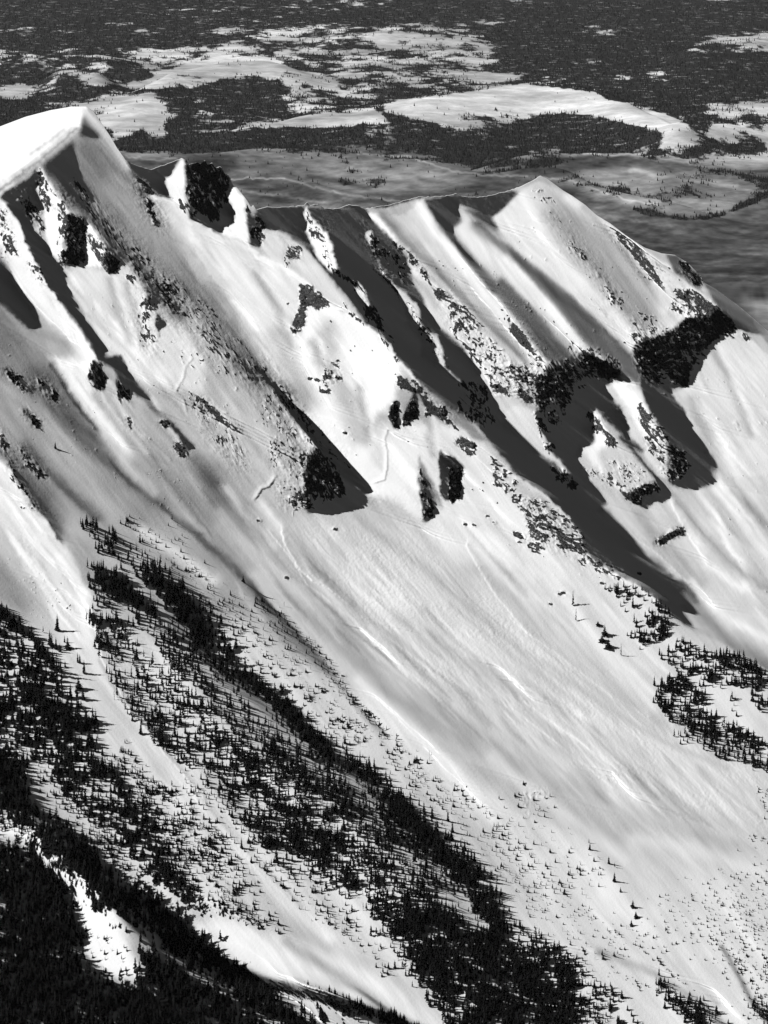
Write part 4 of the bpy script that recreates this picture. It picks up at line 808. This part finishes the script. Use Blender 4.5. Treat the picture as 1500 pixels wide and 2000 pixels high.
# trees clump: thin every stand with a patchy field
for d_, h0_, h1_, k_ in ZONES:
    yy_, xx_ = np.mgrid[0:d_.ny, 0:d_.nx]; X_ = d_.ox+xx_*d_.st; Y_ = d_.oy+yy_*d_.st
    q_ = fbm(X_/22+3, Y_/22, 3, .6); d_.a *= 2.1*np.clip((q_-.28)*3.6, .35, 1.25)
LONE = [
 (1168,1221,9,3,2.2,'low flat dark bush at the top of the small cluster beside the lone trees'),
 (1181,1240,22,3,1.2,'upright bushy conifer in the small dark cluster left of the hooked clump'),
 (1176,1252,14,3,2.0,'wide dark conifer in the middle of the small cluster on open snow'),
 (1188,1264,18,3,1.7,'lowest and broadest conifer of the small dark cluster on open snow'),
 (1119,1183,32,4,.7,'thin bare conifer, upper of two lone trees beside the shaded gully'),
 (1125,1213,27,4,.5,'thin bare conifer, lower of two lone trees beside the shaded gully'),
 (1213,1281,26,4,.5,'thin lone conifer on the snow just left of the right hand wood'),
 (108,876,14,0,1.3,'single tiny dark conifer alone on the smooth gray slope at the left'),
 (475,1137,16,3,1.0,'solitary round dark conifer on the smooth slope above the open wood'),
 (1236,1186,24,2,1.0,'slender conifer standing apart near the shaded gully edge'),
 (1278,1339,20,2,1.1,'pointed conifer standing just left of the right hand wood'),
 (1152,1660,14,0,1.3,'topmost dark fir of the short line of firs on the lower fan'),
 (1189,1687,16,0,1.2,'second fir down the short line of firs on the lower fan'),
 (1200,1722,20,1,1.1,'largest bushy fir in the short line on the lower fan'),
 (1212,1742,11,3,1.0,'small squat fir below the largest one in the line on the fan'),
 (1236,1772,16,3,1.3,'broad dark fir low in the line of firs on the fan'),
 (1242,1792,14,3,1.4,'wide dark fir at the lower end of the line of firs'),
 (1233,1808,13,3,1.2,'lowest fir at the bottom of the line on the fan'),
 (112,1232,34,0,1.0,'conifer with its tip rising clear of the dark gully edge at the left'),
 (111,1320,48,4,1.0,'tall ragged conifer standing beside the dark gully at the left'),
]
# ---------------------------------------------------------------- helpers
def new_mesh(name, V, F4=None, F3=None, smooth=True):
    me = bpy.data.meshes.new(name)
    n4 = 0 if F4 is None else len(F4); n3 = 0 if F3 is None else len(F3)
    me.vertices.add(len(V)); me.vertices.foreach_set('co', np.ascontiguousarray(V, dtype=np.float32).ravel())
    me.loops.add(n4*4+n3*3); me.polygons.add(n4+n3)
    li = np.concatenate([np.asarray(F4).ravel() if n4 else np.zeros(0, int), np.asarray(F3).ravel() if n3 else np.zeros(0, int)]).astype(np.int32)
    st = np.concatenate([np.arange(n4)*4, n4*4+np.arange(n3)*3]).astype(np.int32)
    me.loops.foreach_set('vertex_index', li); me.polygons.foreach_set('loop_start', st)
    me.update(calc_edges=True); me.validate()
    me.polygons.foreach_set('use_smooth', np.full(len(me.polygons), smooth)); me.update()
    return me
def link(name, data, mat=None, parent=None):
    o = bpy.data.objects.new(name, data); sc.collection.objects.link(o)
    if mat and data and not data.materials: data.materials.append(mat)
    if parent: o.parent = parent
    return o
def attr(me, name, v):
    a = me.attributes.new(name, 'FLOAT', 'POINT'); a.data.foreach_set('value', np.ascontiguousarray(v, dtype=np.float32).ravel())
def grid_faces(nr, nc):
    i = np.arange(nr*nc).reshape(nr, nc)
    return np.stack([i[:-1,:-1], i[1:,:-1], i[1:,1:], i[:-1,1:]], -1).reshape(-1, 4)
def ray(x, y):
    """direction through an image point; y component along the view axis is 1"""
    a = (x-750.0)/F_PX; b = (1000.0-y)/F_PX
    return np.stack([a, cp + b*sp, -sp + b*cp], -1)
def bil(A, x, y, ox=X0, oy=Y0, st=STEP):
    xi = np.clip((x-ox)/st, 0, A.shape[1]-1.001); yi = np.clip((y-oy)/st, 0, A.shape[0]-1.001)
    x0 = xi.astype(int); y0 = yi.astype(int); fx = xi-x0; fy = yi-y0
    return (A[y0,x0]*(1-fx)+A[y0,x0+1]*fx)*(1-fy)+(A[y0+1,x0]*(1-fx)+A[y0+1,x0+1]*fx)*fy

# ---------------------------------------------------------------- mountain side
SKY = [(-400,290),(-150,268),(0,247),(50,228),(100,215),(140,208),(168,208),(182,216),(200,243),(215,265),(228,288),(245,312),(262,322),(295,331),(325,320),(345,312),(355,309),(362,312),(368,321),(385,317),(392,320),(400,313),(406,322),(414,317),(421,328),(431,325),(438,338),(447,341),(452,356),(455,362),(462,366),(472,378),(484,394),(490,405),(495,400),(500,410),(520,404),(545,405),(570,403),(594,401),(600,394),(604,401),(620,398),(632,406),(650,408),(665,406),(682,399),(700,402),(712,408),(735,404),(760,400),(785,393),(818,384),(828,385),(842,384),(865,383),(890,378),(905,384),(930,385),(950,383),(970,378),(990,373),(1012,366),(1030,358),(1055,343),(1070,350),(1100,372),(1117,382),(1143,400),(1165,420),(1193,437),(1227,463),(1260,484),(1293,495),(1318,498),(1343,513),(1367,537),(1375,552),(1400,566),(1443,597),(1473,622),(1500,646),(1580,700),(1660,750),(1900,900)]
NR, NC = 1180, 1060
cx = np.linspace(-150, 1650, NC); ys = np.interp(cx, [p[0] for p in SKY], [p[1] for p in SKY])
ys = ys + (vnoise(cx*.22, cx*0+3)-.5)*1.6*((cx > 240) & (cx < 1050))
tt = np.linspace(0, 1, NR)[:,None]**1.06
VY = ys[None,:] + tt*(2150-ys[None,:]); VX = np.broadcast_to(cx[None,:], VY.shape)
RKB = blur(RK.a, 1.6)
def detail(x, y):
    """snow and rock relief finer than the grid, in image pixels towards the viewer"""
    al = (x*.62+y*.785); ac = (x*.785-y*.62)
    wob = ac + 10*fbm(x/70, y/70, 2)
    rill = (fbm(wob/9, al/110, 3)-.5)*.6 + (fbm(wob/3.2+40, al/26, 3)-.5)*.22
    rk = np.clip(bil(RKB, x, y, X0, Y0, 1.0), 0, 1.2); db = np.clip(bil(DB.a, x, y), 0, 1)
    crag = np.abs(fbm(wob/8+9, al/22, 5, .64)-.5)*2
    ledge = fbm(x/30+5, y/7, 3)
    rock = (crag*9 + ledge*3.2 + (fbm(x/4, y/4, 2)-.5)*1.8 - 3.0)*np.clip(rk*1.3, 0, 1)
    deb = ((fbm(x/3.0+4*fbm(x/9,y/9,2), y/3.6+3*fbm(x/8+9,y/8,2), 3, .6)-.5)*2.2*np.clip(fbm(x/60,y/60,2)*3-1,.2,1) + (fbm(wob/4, al/22, 3)-.5)*1.6)*db
    wind = (fbm(x/5+70, y/5, 3)-.5)*.12
    return -(rill*(1-rk*.5) + rock + deb + wind) - bil(FN.a, x, y)
def depth(x, y):
    return D0*np.exp((bil(W, x, y) + detail(x, y))/F_PX)
def surf(x, y):
    x = np.asarray(x, float); y = np.asarray(y, float)
    return ray(x, y)*depth(x, y)[..., None]
PT = surf(VX, VY)
rk_v = np.clip(bil(RK.a, VX, VY, X0, Y0, 1.0), 0, 1)
# far side of the crest, and the foot of the face carried down to the plain
PLAIN = -1500.0
crest = PT[0]; back = []
for k in range(14, 0, -1):
    d = 2.5*k + 2.2*k*k; back.append(crest + np.stack([d*.18+0*crest[:,0], d+0*crest[:,0], -(d*.62+ 2.0*(k > 1) + 9*np.sin(cx/23+k)*(k > 3))], -1))
front = []
for k in range(1, 7):
    q = PT[-1].copy(); z = q[:,2] + (PLAIN-30-q[:,2])*k/6; q[:,1] -= (q[:,2]-z)*1.5; q[:,0] += (q[:,2]-z)*.4; q[:,2] = z; front.append(q)
ALL = np.concatenate([np.array(back), PT, np.array(front)], 0)
rk_all = np.concatenate([np.tile(rk_v[0], (14,1)), rk_v, np.zeros((6,NC))], 0)
# the range goes on to the left; to the right the spur runs down to the plain
nz = lambda d, k, ph: 14*np.sin(np.arange(ALL.shape[0])/37+ph+k*.9)*min(1, d/90)
Lc, Rc = [], []
for k in range(12, 0, -1):
    d = 9.0*k*k; q = ALL[:,0].copy(); q[:,0] -= d; q[:,1] -= .15*d; q[:,2] += -.10*d + nz(d, k, 0); Lc.append(q)
for k in range(1, 13):
    d = 9.0*k*k; q = ALL[:,-1].copy(); q[:,0] += d; q[:,1] += .12*d; q[:,2] = np.maximum(q[:,2]-(.25+.3*min(1,d/400))*d+nz(d, k, 2), PLAIN-30); Rc.append(q)
ALL = np.concatenate([np.stack(Lc, 1), ALL, np.stack(Rc, 1)], 1)
rk_all = np.concatenate([np.zeros((ALL.shape[0],12)), rk_all, np.zeros((ALL.shape[0],12))], 1); NC = ALL.shape[1]
me = new_mesh('mountain_slope', ALL.reshape(-1,3), grid_faces(ALL.shape[0], NC)); attr(me, 'rock', rk_all)

def mat_new(name):
    m = bpy.data.materials.new(name); m.use_nodes = True; nt = m.node_tree
    p = nt.nodes['Principled BSDF']; p.inputs['Roughness'].default_value = 1.0
    for k in ('Specular IOR Level',): p.inputs[k].default_value = 0.0
    return m, nt, p
def nd(nt, t, **kw):
    n = nt.nodes.new(t)
    for k, v in kw.items():
        if k in n.inputs: n.inputs[k].default_value = v
        else: setattr(n, k, v)
    return n
def math_(nt, op, a, b=None, clamp=False):
    n = nt.nodes.new('ShaderNodeMath'); n.operation = op; n.use_clamp = clamp
    for i, v in enumerate((a, b)):
        if v is None: continue
        if isinstance(v, (int, float)): n.inputs[i].default_value = v
        else: nt.links.new(v, n.inputs[i])
    return n.outputs[0]
def noise(nt, co, scale, det=4, rough=.55, sc3=None):
    if sc3:
        mp = nt.nodes.new('ShaderNodeMapping'); mp.inputs['Scale'].default_value = sc3; nt.links.new(co, mp.inputs[0]); co = mp.outputs[0]
    n = nt.nodes.new('ShaderNodeTexNoise'); n.inputs['Scale'].default_value = scale; n.inputs['Detail'].default_value = det
    n.inputs['Roughness'].default_value = rough; nt.links.new(co, n.inputs['Vector']); return n.outputs[0]
def mixc(nt, f, a, b):
    n = nt.nodes.new('ShaderNodeMix'); n.data_type = 'RGBA'
    nt.links.new(f, n.inputs[0])
    for i, v in ((6, a), (7, b)):
        if isinstance(v, (int, float)): n.inputs[i].default_value = (v, v, v, 1)
        else: nt.links.new(v, n.inputs[i])
    return n.outputs[2]
SNOW = 0.80
m, nt, p = mat_new('windblown_snow_and_rock')
co = nt.nodes.new('ShaderNodeTexCoord').outputs['Object']
at = nd(nt, 'ShaderNodeAttribute', attribute_name='rock').outputs['Fac']
mr = nt.nodes.new('ShaderNodeMapping'); mr.vector_type = 'TEXTURE'; mr.inputs['Rotation'].default_value = (0, math.radians(38), math.radians(-45)); mr.inputs['Scale'].default_value = (3.2, 1, 1); nt.links.new(co, mr.inputs[0])
n1 = noise(nt, mr.outputs[0], .11, 6, .72); n2 = noise(nt, co, .42, 3, .65, (1,1,.6))
geo = nt.nodes.new('ShaderNodeNewGeometry'); sep = nt.nodes.new('ShaderNodeSeparateXYZ'); nt.links.new(geo.outputs['Normal'], sep.inputs[0])
steep = math_(nt, 'MULTIPLY_ADD', sep.outputs[2], -0.55); nt.nodes[-1].inputs[2].default_value = .36
nn = math_(nt, 'ADD', math_(nt, 'MULTIPLY', n1, 1.35), math_(nt, 'MULTIPLY', n2, .65))
f = math_(nt, 'ADD', math_(nt, 'MULTIPLY', at, 1.0), math_(nt, 'MULTIPLY', math_(nt, 'SUBTRACT', nn, 1.0), 1.5))
f = math_(nt, 'ADD', f, steep)
f = math_(nt, 'MULTIPLY', math_(nt, 'SUBTRACT', f, .48), 7.0, True)
f = math_(nt, 'MULTIPLY', f, math_(nt, 'MULTIPLY', at, 7.0, True))
rockc = math_(nt, 'MAXIMUM', math_(nt, 'MULTIPLY', math_(nt, 'SUBTRACT', noise(nt, co, .8, 4, .75, (1,1,2.5)), .43), .75), .012)
snowc = math_(nt, 'MULTIPLY_ADD', noise(nt, co, .02, 5), .08); nt.nodes[-1].inputs[2].default_value = SNOW-.04
nt.links.new(mixc(nt, f, snowc, rockc), p.inputs['Base Color'])
bp = nt.nodes.new('ShaderNodeBump'); bp.inputs['Distance'].default_value = .55; bp.inputs['Strength'].default_value = .3
nt.links.new(math_(nt, 'ADD', noise(nt, co, .5, 4, .6), math_(nt, 'MULTIPLY', n2, math_(nt, 'MULTIPLY', at, 3.0))), bp.inputs['Height'])
nt.links.new(bp.outputs[0], p.inputs['Normal'])
mt = link('mountain_slope', me, m); mt['kind'] = 'structure'; mt['label'] = 'steep snow covered mountainside of sharp ribs, gullies and rock bands'

# ---------------------------------------------------------------- plain and foothills behind
def plain_xy(x, y):            # where the sight line through an image point meets the level plain
    r = ray(x, y); t = PLAIN/r[...,2]; return r[...,0]*t, r[...,1]*t
hr = np.concatenate([np.linspace(-330, -42, 40, endpoint=False), np.linspace(-42, 60, 120), np.linspace(60.6, 560, 720), np.linspace(565, 1500, 60), np.linspace(1600, 9000, 30)])
hc = np.concatenate([-420-9*np.arange(26, 0, -1)**2.0, np.linspace(-420, 1920, 900), 1920+9*np.arange(1, 27)**2.0])
HX, HY = np.meshgrid(hc, hr)
PX, PY = plain_xy(HX, HY)
hh = bil(HB.a, HX, HY, HB.ox, HB.oy, HB.st) + 26*(fbm(PX/900, PY/900, 4)-.5)+ 9*(fbm(PX/180+7, PY/180, 3)-.5)
hh = np.where(HY > 560, hh*np.clip((900-HY)/340, 0, 1), hh)
def proj(Pw):
    fw = Pw[...,1]*cp - Pw[...,2]*sp; up = Pw[...,1]*sp + Pw[...,2]*cp
    return 750 + F_PX*Pw[...,0]/fw, 1000 - F_PX*up/fw
G = np.stack([PX, PY, PLAIN+hh], -1)
ax_, ay_ = proj(G)
me = new_mesh('foothills', G.reshape(-1,3), grid_faces(len(hr), len(hc)))
gt = bil(COVER_SHADE.a, ax_, ay_, COVER_SHADE.ox, COVER_SHADE.oy, COVER_SHADE.st)
fd = bil(FD.a, ax_, ay_, FD.ox, FD.oy, FD.st)
def forest_at(px, py, dens):
    n = .5*fbm(px/330, py/560, 4, .6) + .5*fbm(px/70+50, py/150, 4, .65)
    return np.clip((n - .5)*7 + (dens-.5)*3.0 + .5, 0, 1)
fo = forest_at(PX, PY, fd)
attr(me, 'ground_tone', gt); attr(me, 'wood', fo)
m, nt, p = mat_new('snowy_scrub_plain')
co = nt.nodes.new('ShaderNodeTexCoord').outputs['Object']
gtn = nd(nt, 'ShaderNodeAttribute', attribute_name='ground_tone').outputs['Fac']
won = nd(nt, 'ShaderNodeAttribute', attribute_name='wood').outputs['Fac']
g0 = math_(nt, 'POWER', gtn, 2.2)
na = noise(nt, co, .012, 6, .7); nb = noise(nt, co, .0035, 5, .6, (1,.5,1))
g1 = math_(nt, 'MULTIPLY', g0, math_(nt, 'MULTIPLY_ADD', na, 1.1)); nt.nodes[-2].inputs[2].default_value = .0
mm = [n for n in nt.nodes if n.type == 'MATH' and n.operation == 'MULTIPLY_ADD'][-1]; mm.inputs[2].default_value = .28
g1 = math_(nt, 'MULTIPLY', g1, math_(nt, 'MULTIPLY_ADD', noise(nt, co, .0022, 7, .7, (.6,1.0,1)), 3.2)); [n for n in nt.nodes if n.type == 'MATH' and n.operation == 'MULTIPLY_ADD'][-1].inputs[2].default_value = -.55
g1 = math_(nt, 'MINIMUM', g1, .84)
wf = math_(nt, 'MULTIPLY', math_(nt, 'SUBTRACT', math_(nt, 'ADD', won, math_(nt, 'MULTIPLY', math_(nt,'SUBTRACT',noise(nt, co, .02, 5, .75),.5), 2.6)), .34), 2.0, True)
nt.links.new(mixc(nt, wf, g1, .028), p.inputs['Base Color'])
hl = link('foothills', me, m); hl['kind'] = 'structure'; hl['label'] = 'rolling foothills with patchy snow and scrub far below'

# ---------------------------------------------------------------- conifers
m_needle, nt, p = mat_new('dark_conifer_needles')
oi = nt.nodes.new('ShaderNodeObjectInfo'); co = nt.nodes.new('ShaderNodeNewGeometry').outputs['Position']
v = math_(nt, 'MULTIPLY_ADD', noise(nt, co, .4, 3), .02); nt.nodes[-1].inputs[2].default_value = .001
nt.links.new(v, p.inputs['Base Color'])
m_far, nt, p = mat_new('pine_needles'); p.inputs['Base Color'].default_value = (.025,.025,.025,1)
m_bark, nt, p = mat_new('dark_bark'); p.inputs['Base Color'].default_value = (.04,.04,.04,1)
def crown_mesh(rg, tiers, rad, bare=0.0, nb=8, low=.08):
    """unit-height crown of drooping branch sprays around the stem"""
    V, F = [], []
    for t in range(tiers):
        z = low + (1-low)*(t/tiers)**.92; r = rad*(1-z)**.8*(.8+.4*rg.random()) + .012
        if t == tiers-1: r = .02
        for k in range(nb if t < tiers*.7 else max(4, nb-3)):
            if rg.random() < bare: continue
            a = rg.random()*6.283; rr = r*(.6+.7*rg.random()); w = rr*(.42+.25*rg.random())+.006; dr = rr*(.35+.3*rg.random())
            c, s_ = math.cos(a), math.sin(a); b = len(V); top = .06*(1-z)+.02
            V += [(0, 0, z+top), (c*rr*.6-s_*w, s_*rr*.6+c*w, z-dr*.4), (c*rr*.6+s_*w, s_*rr*.6-c*w, z-dr*.4), (c*rr, s_*rr, z-dr), (c*rr*.3, s_*rr*.3, z-dr*.5-.02)]
            F += [(b,b+1,b+3), (b,b+3,b+2), (b+1,b+4,b+3), (b+2,b+3,b+4)]
    b = len(V); V += [(.012,0,.9), (-.006,.01,.9), (-.006,-.01,.9), (0,0,1.03)]; F += [(b,b+1,b+3),(b+1,b+2,b+3),(b+2,b,b+3)]
    return np.array(V), np.array(F)
def trunk_mesh(rad=.016, top=.97, n=6):
    V, F = [], []
    zs = [-.12, .0, .4, top]
    for i, z in enumerate(zs):
        r = rad*(1.25 if i == 0 else 1-.9*max(z,0)); V += [(r*math.cos(6.283*k/n), r*math.sin(6.283*k/n), z) for k in range(n)]
    for i in range(3):
        for k in range(n):
            a, b = i*n+k, i*n+(k+1)%n; F += [(a,b,b+n), (a,b+n,a+n)]
    return np.array(V), np.array(F)
rg = np.random.default_rng(3)
SPEC = [(12,.15,.0,9,.05),(11,.19,.05,9,.04),(13,.12,.05,8,.08),(9,.25,.0,9,.02),(12,.13,.35,6,.15),(10,.10,.62,5,.3),(14,.17,.5,8,.22)]
CROWN = [crown_mesh(rg, s[0], s[1], s[2], s[3], s[4]) for s in SPEC]
TRUNK = trunk_mesh()
crown_data = []
for i, (v_, f_) in enumerate(CROWN):
    c = new_mesh('crown', v_, None, f_, False); c.materials.append(m_needle); crown_data.append(c)
trunk_data = new_mesh('trunk', TRUNK[0], None, TRUNK[1]); trunk_data.materials.append(m_bark)

trees = []       # (x, y, height in image pixels, variant, zone)
rt = np.random.default_rng(21)
def inside_frame(x, y): return -90 < x < 1590 and y < 2110
for zi, (dens, hlo, hhi, kinds) in enumerate(ZONES):
    TD = dens
    n = int(TD.a.sum()*TD.st**2)
    if n < 1: continue
    cdf = np.cumsum(TD.a.ravel()); idx = np.searchsorted(cdf, rt.random(n)*cdf[-1])
    yy, xx = np.divmod(idx, TD.nx)
    xs = TD.ox+(xx+rt.random(n))*TD.st; ysn = TD.oy+(yy+rt.random(n))*TD.st
    hs = hlo+(hhi-hlo)*rt.random(n)**1.5; ks = rt.choice(kinds, n)
    for q in range(n): trees.append((xs[q], ysn[q], hs[q], int(ks[q]), zi))
TA = np.array(trees)
print('trees', len(TA))
base = surf(TA[:,0], TA[:,1]); dist = np.linalg.norm(base, axis=1)
hm = TA[:,2]*dist/F_PX
vis = (TA[:,0] > 5) & (TA[:,0] < 1495) & (TA[:,1] > 260) & (TA[:,1] < 1990)
def bake(name, sel, base, hm, var, rot, wid, extra_mat=True):
    Vs, Fs, off = [], [], 0
    for k in range(len(CROWN)):
        I = np.where(var[sel] == k)[0]
        if not len(I): continue
        I = sel[I]; v_ = np.concatenate([CROWN[k][0], TRUNK[0]]); f_ = np.concatenate([CROWN[k][1], TRUNK[1]+len(CROWN[k][0])])
        c, s_ = np.cos(rot[I])[:,None], np.sin(rot[I])[:,None]
        x = (v_[:,0]*c - v_[:,1]*s_)*(hm[I]*wid[I])[:,None]; y = (v_[:,0]*s_ + v_[:,1]*c)*(hm[I]*wid[I])[:,None]; z = v_[:,2]*hm[I][:,None]
        q = np.stack([x, y, z], -1) + base[I][:,None,:]
        Vs.append(q.reshape(-1,3)); Fs.append((f_[None]+(np.arange(len(I))*len(v_))[:,None,None]).reshape(-1,3)+off); off += len(I)*len(v_)
    me = new_mesh(name, np.concatenate(Vs), None, np.concatenate(Fs), False); me.materials.append(m_needle)
    return link(name, me)
n = len(TA); rot = rt.random(n)*6.283; wid = .8+.5*rt.random(n); var = TA[:,3].astype(int)
def single(pos, h, k, r, w, label, group, cat='conifer tree'):
    t = bpy.data.objects.new('conifer_tree', None); sc.collection.objects.link(t); t.location = pos; t.rotation_euler = (0, 0, r); t.scale = (h*w, h*w, h)
    t.empty_display_size = .2; t['label'] = label; t['category'] = cat
    if group: t['group'] = group
    link('trunk', trunk_data, None, t); link('crown', crown_data[k], None, t)
for (x, y, h, k, w, label) in LONE:
    b_ = surf([x], [y])[0]; single(b_, h*np.linalg.norm(b_)/F_PX, k, rt.random()*6, w, label, None)
order = np.argsort(-(TA[:,2]*vis), kind='stable'); nb_ = 300-len(LONE); big = order[:nb_]
for i in big:
    lab, grp = ZLAB[int(TA[i,4])]
    x_, y_ = TA[i,0], TA[i,1]
    if 'woods at the lower left' in lab:
        if y_ < 1560: lab, grp = 'dark conifer in the broken wood down the left edge above the snow patch', 'conifers of the left edge wood'
        elif x_ > 110 and y_ < 1290+1.36*x_+60: lab, grp = 'dark conifer in the dense belt running above the foreground snow patch', 'conifers of the belt above the snow patch'
        elif y_ > 1850: lab, grp = 'dark conifer in the black wood filling the bottom left corner', 'conifers of the bottom left corner'
        else: lab, grp = 'dark conifer in the thick wood left of the foreground snow patch', 'conifers left of the snow patch'
    single(base[i], hm[i], var[i], rot[i], wid[i], lab, grp)
rest = order[nb_:]
fo_ = bake('conifer_forest', rest, base, hm, var, rot, wid)
fo_['kind'] = 'stuff'; fo_['label'] = 'dark conifer woods scattered over the snowy lower slopes'

# ---------------------------------------------------------------- woods on the plain
nw = 290000
wx = rt.random(nw)*2300-400; wy = rt.random(nw)**.8*600-30
qx, qy = plain_xy(wx, wy)
hz = bil(HB.a, wx, wy, HB.ox, HB.oy, HB.st) + 26*(fbm(qx/900, qy/900, 4)-.5)+ 9*(fbm(qx/180+7, qy/180, 3)-.5)
Q = np.stack([qx, qy, PLAIN+hz], -1); aX, aY = proj(Q)
dn = bil(FD.a, aX, aY, FD.ox, FD.oy, FD.st); pr = forest_at(qx, qy, dn)
keep = rt.random(nw) < np.clip(pr*.75, 0, 1)*np.clip(dn*8, 0, 1) + .006*(bil(COVER_SHADE.a, aX, aY, COVER_SHADE.ox, COVER_SHADE.oy, COVER_SHADE.st) > .66) + .022*(aY > 285)*(aY < 425)*np.clip(fbm(qx/260, qy/500, 3)*5-2, 0, 1)
Q = Q[keep]; print('far trees', len(Q))
hq = (5+8*rt.random(len(Q))**2)[:,None]; rq = hq*.22
ang = rt.random(len(Q))[:,None]*6.283
vv = [Q+np.array([0,0,1.])*hq]
for k in range(4):
    vv.append(Q + np.concatenate([np.cos(ang+k*1.571)*rq, np.sin(ang+k*1.571)*rq, hq*.06], 1))
VV = np.stack(vv, 1); fb = np.array([(0,1,2),(0,2,3),(0,3,4),(0,4,1)])
FF = (fb[None]+(np.arange(len(Q))*5)[:,None,None]).reshape(-1,3)
me = new_mesh('distant_forest', VV.reshape(-1,3), None, FF, False); me.materials.append(m_far)
df = link('distant_forest', me); df['kind'] = 'stuff'; df['label'] = 'dark pine woods covering the plain beyond the mountain'

# ---------------------------------------------------------------- thin winter haze over the plain
import bmesh
bm = bmesh.new(); bmesh.ops.create_cube(bm, size=1.0)
hx0, hx1, hy0, hy1, hz0, hz1 = -60000, 60000, -3000, 70000, PLAIN-260, 60
for v_ in bm.verts:
    v_.co = Vector((hx0 if v_.co.x < 0 else hx1, hy0 if v_.co.y < 0 else hy1, hz0 if v_.co.z < 0 else hz1))
hme = bpy.data.meshes.new('haze'); bm.to_mesh(hme); bm.free()
hm_ = bpy.data.materials.new('winter_haze'); hm_.use_nodes = True; nt = hm_.node_tree; nt.nodes.clear()
pv = nt.nodes.new('ShaderNodeVolumePrincipled'); pv.inputs['Density'].default_value = HAZE; pv.inputs['Color'].default_value = (.9,.9,.9,1)
ou = nt.nodes.new('ShaderNodeOutputMaterial'); nt.links.new(pv.outputs[0], ou.inputs['Volume'])
if HAZE > 0:
    ho = link('haze', hme, hm_); ho['kind'] = 'stuff'; ho['label'] = 'thin pale haze over the distant plain'
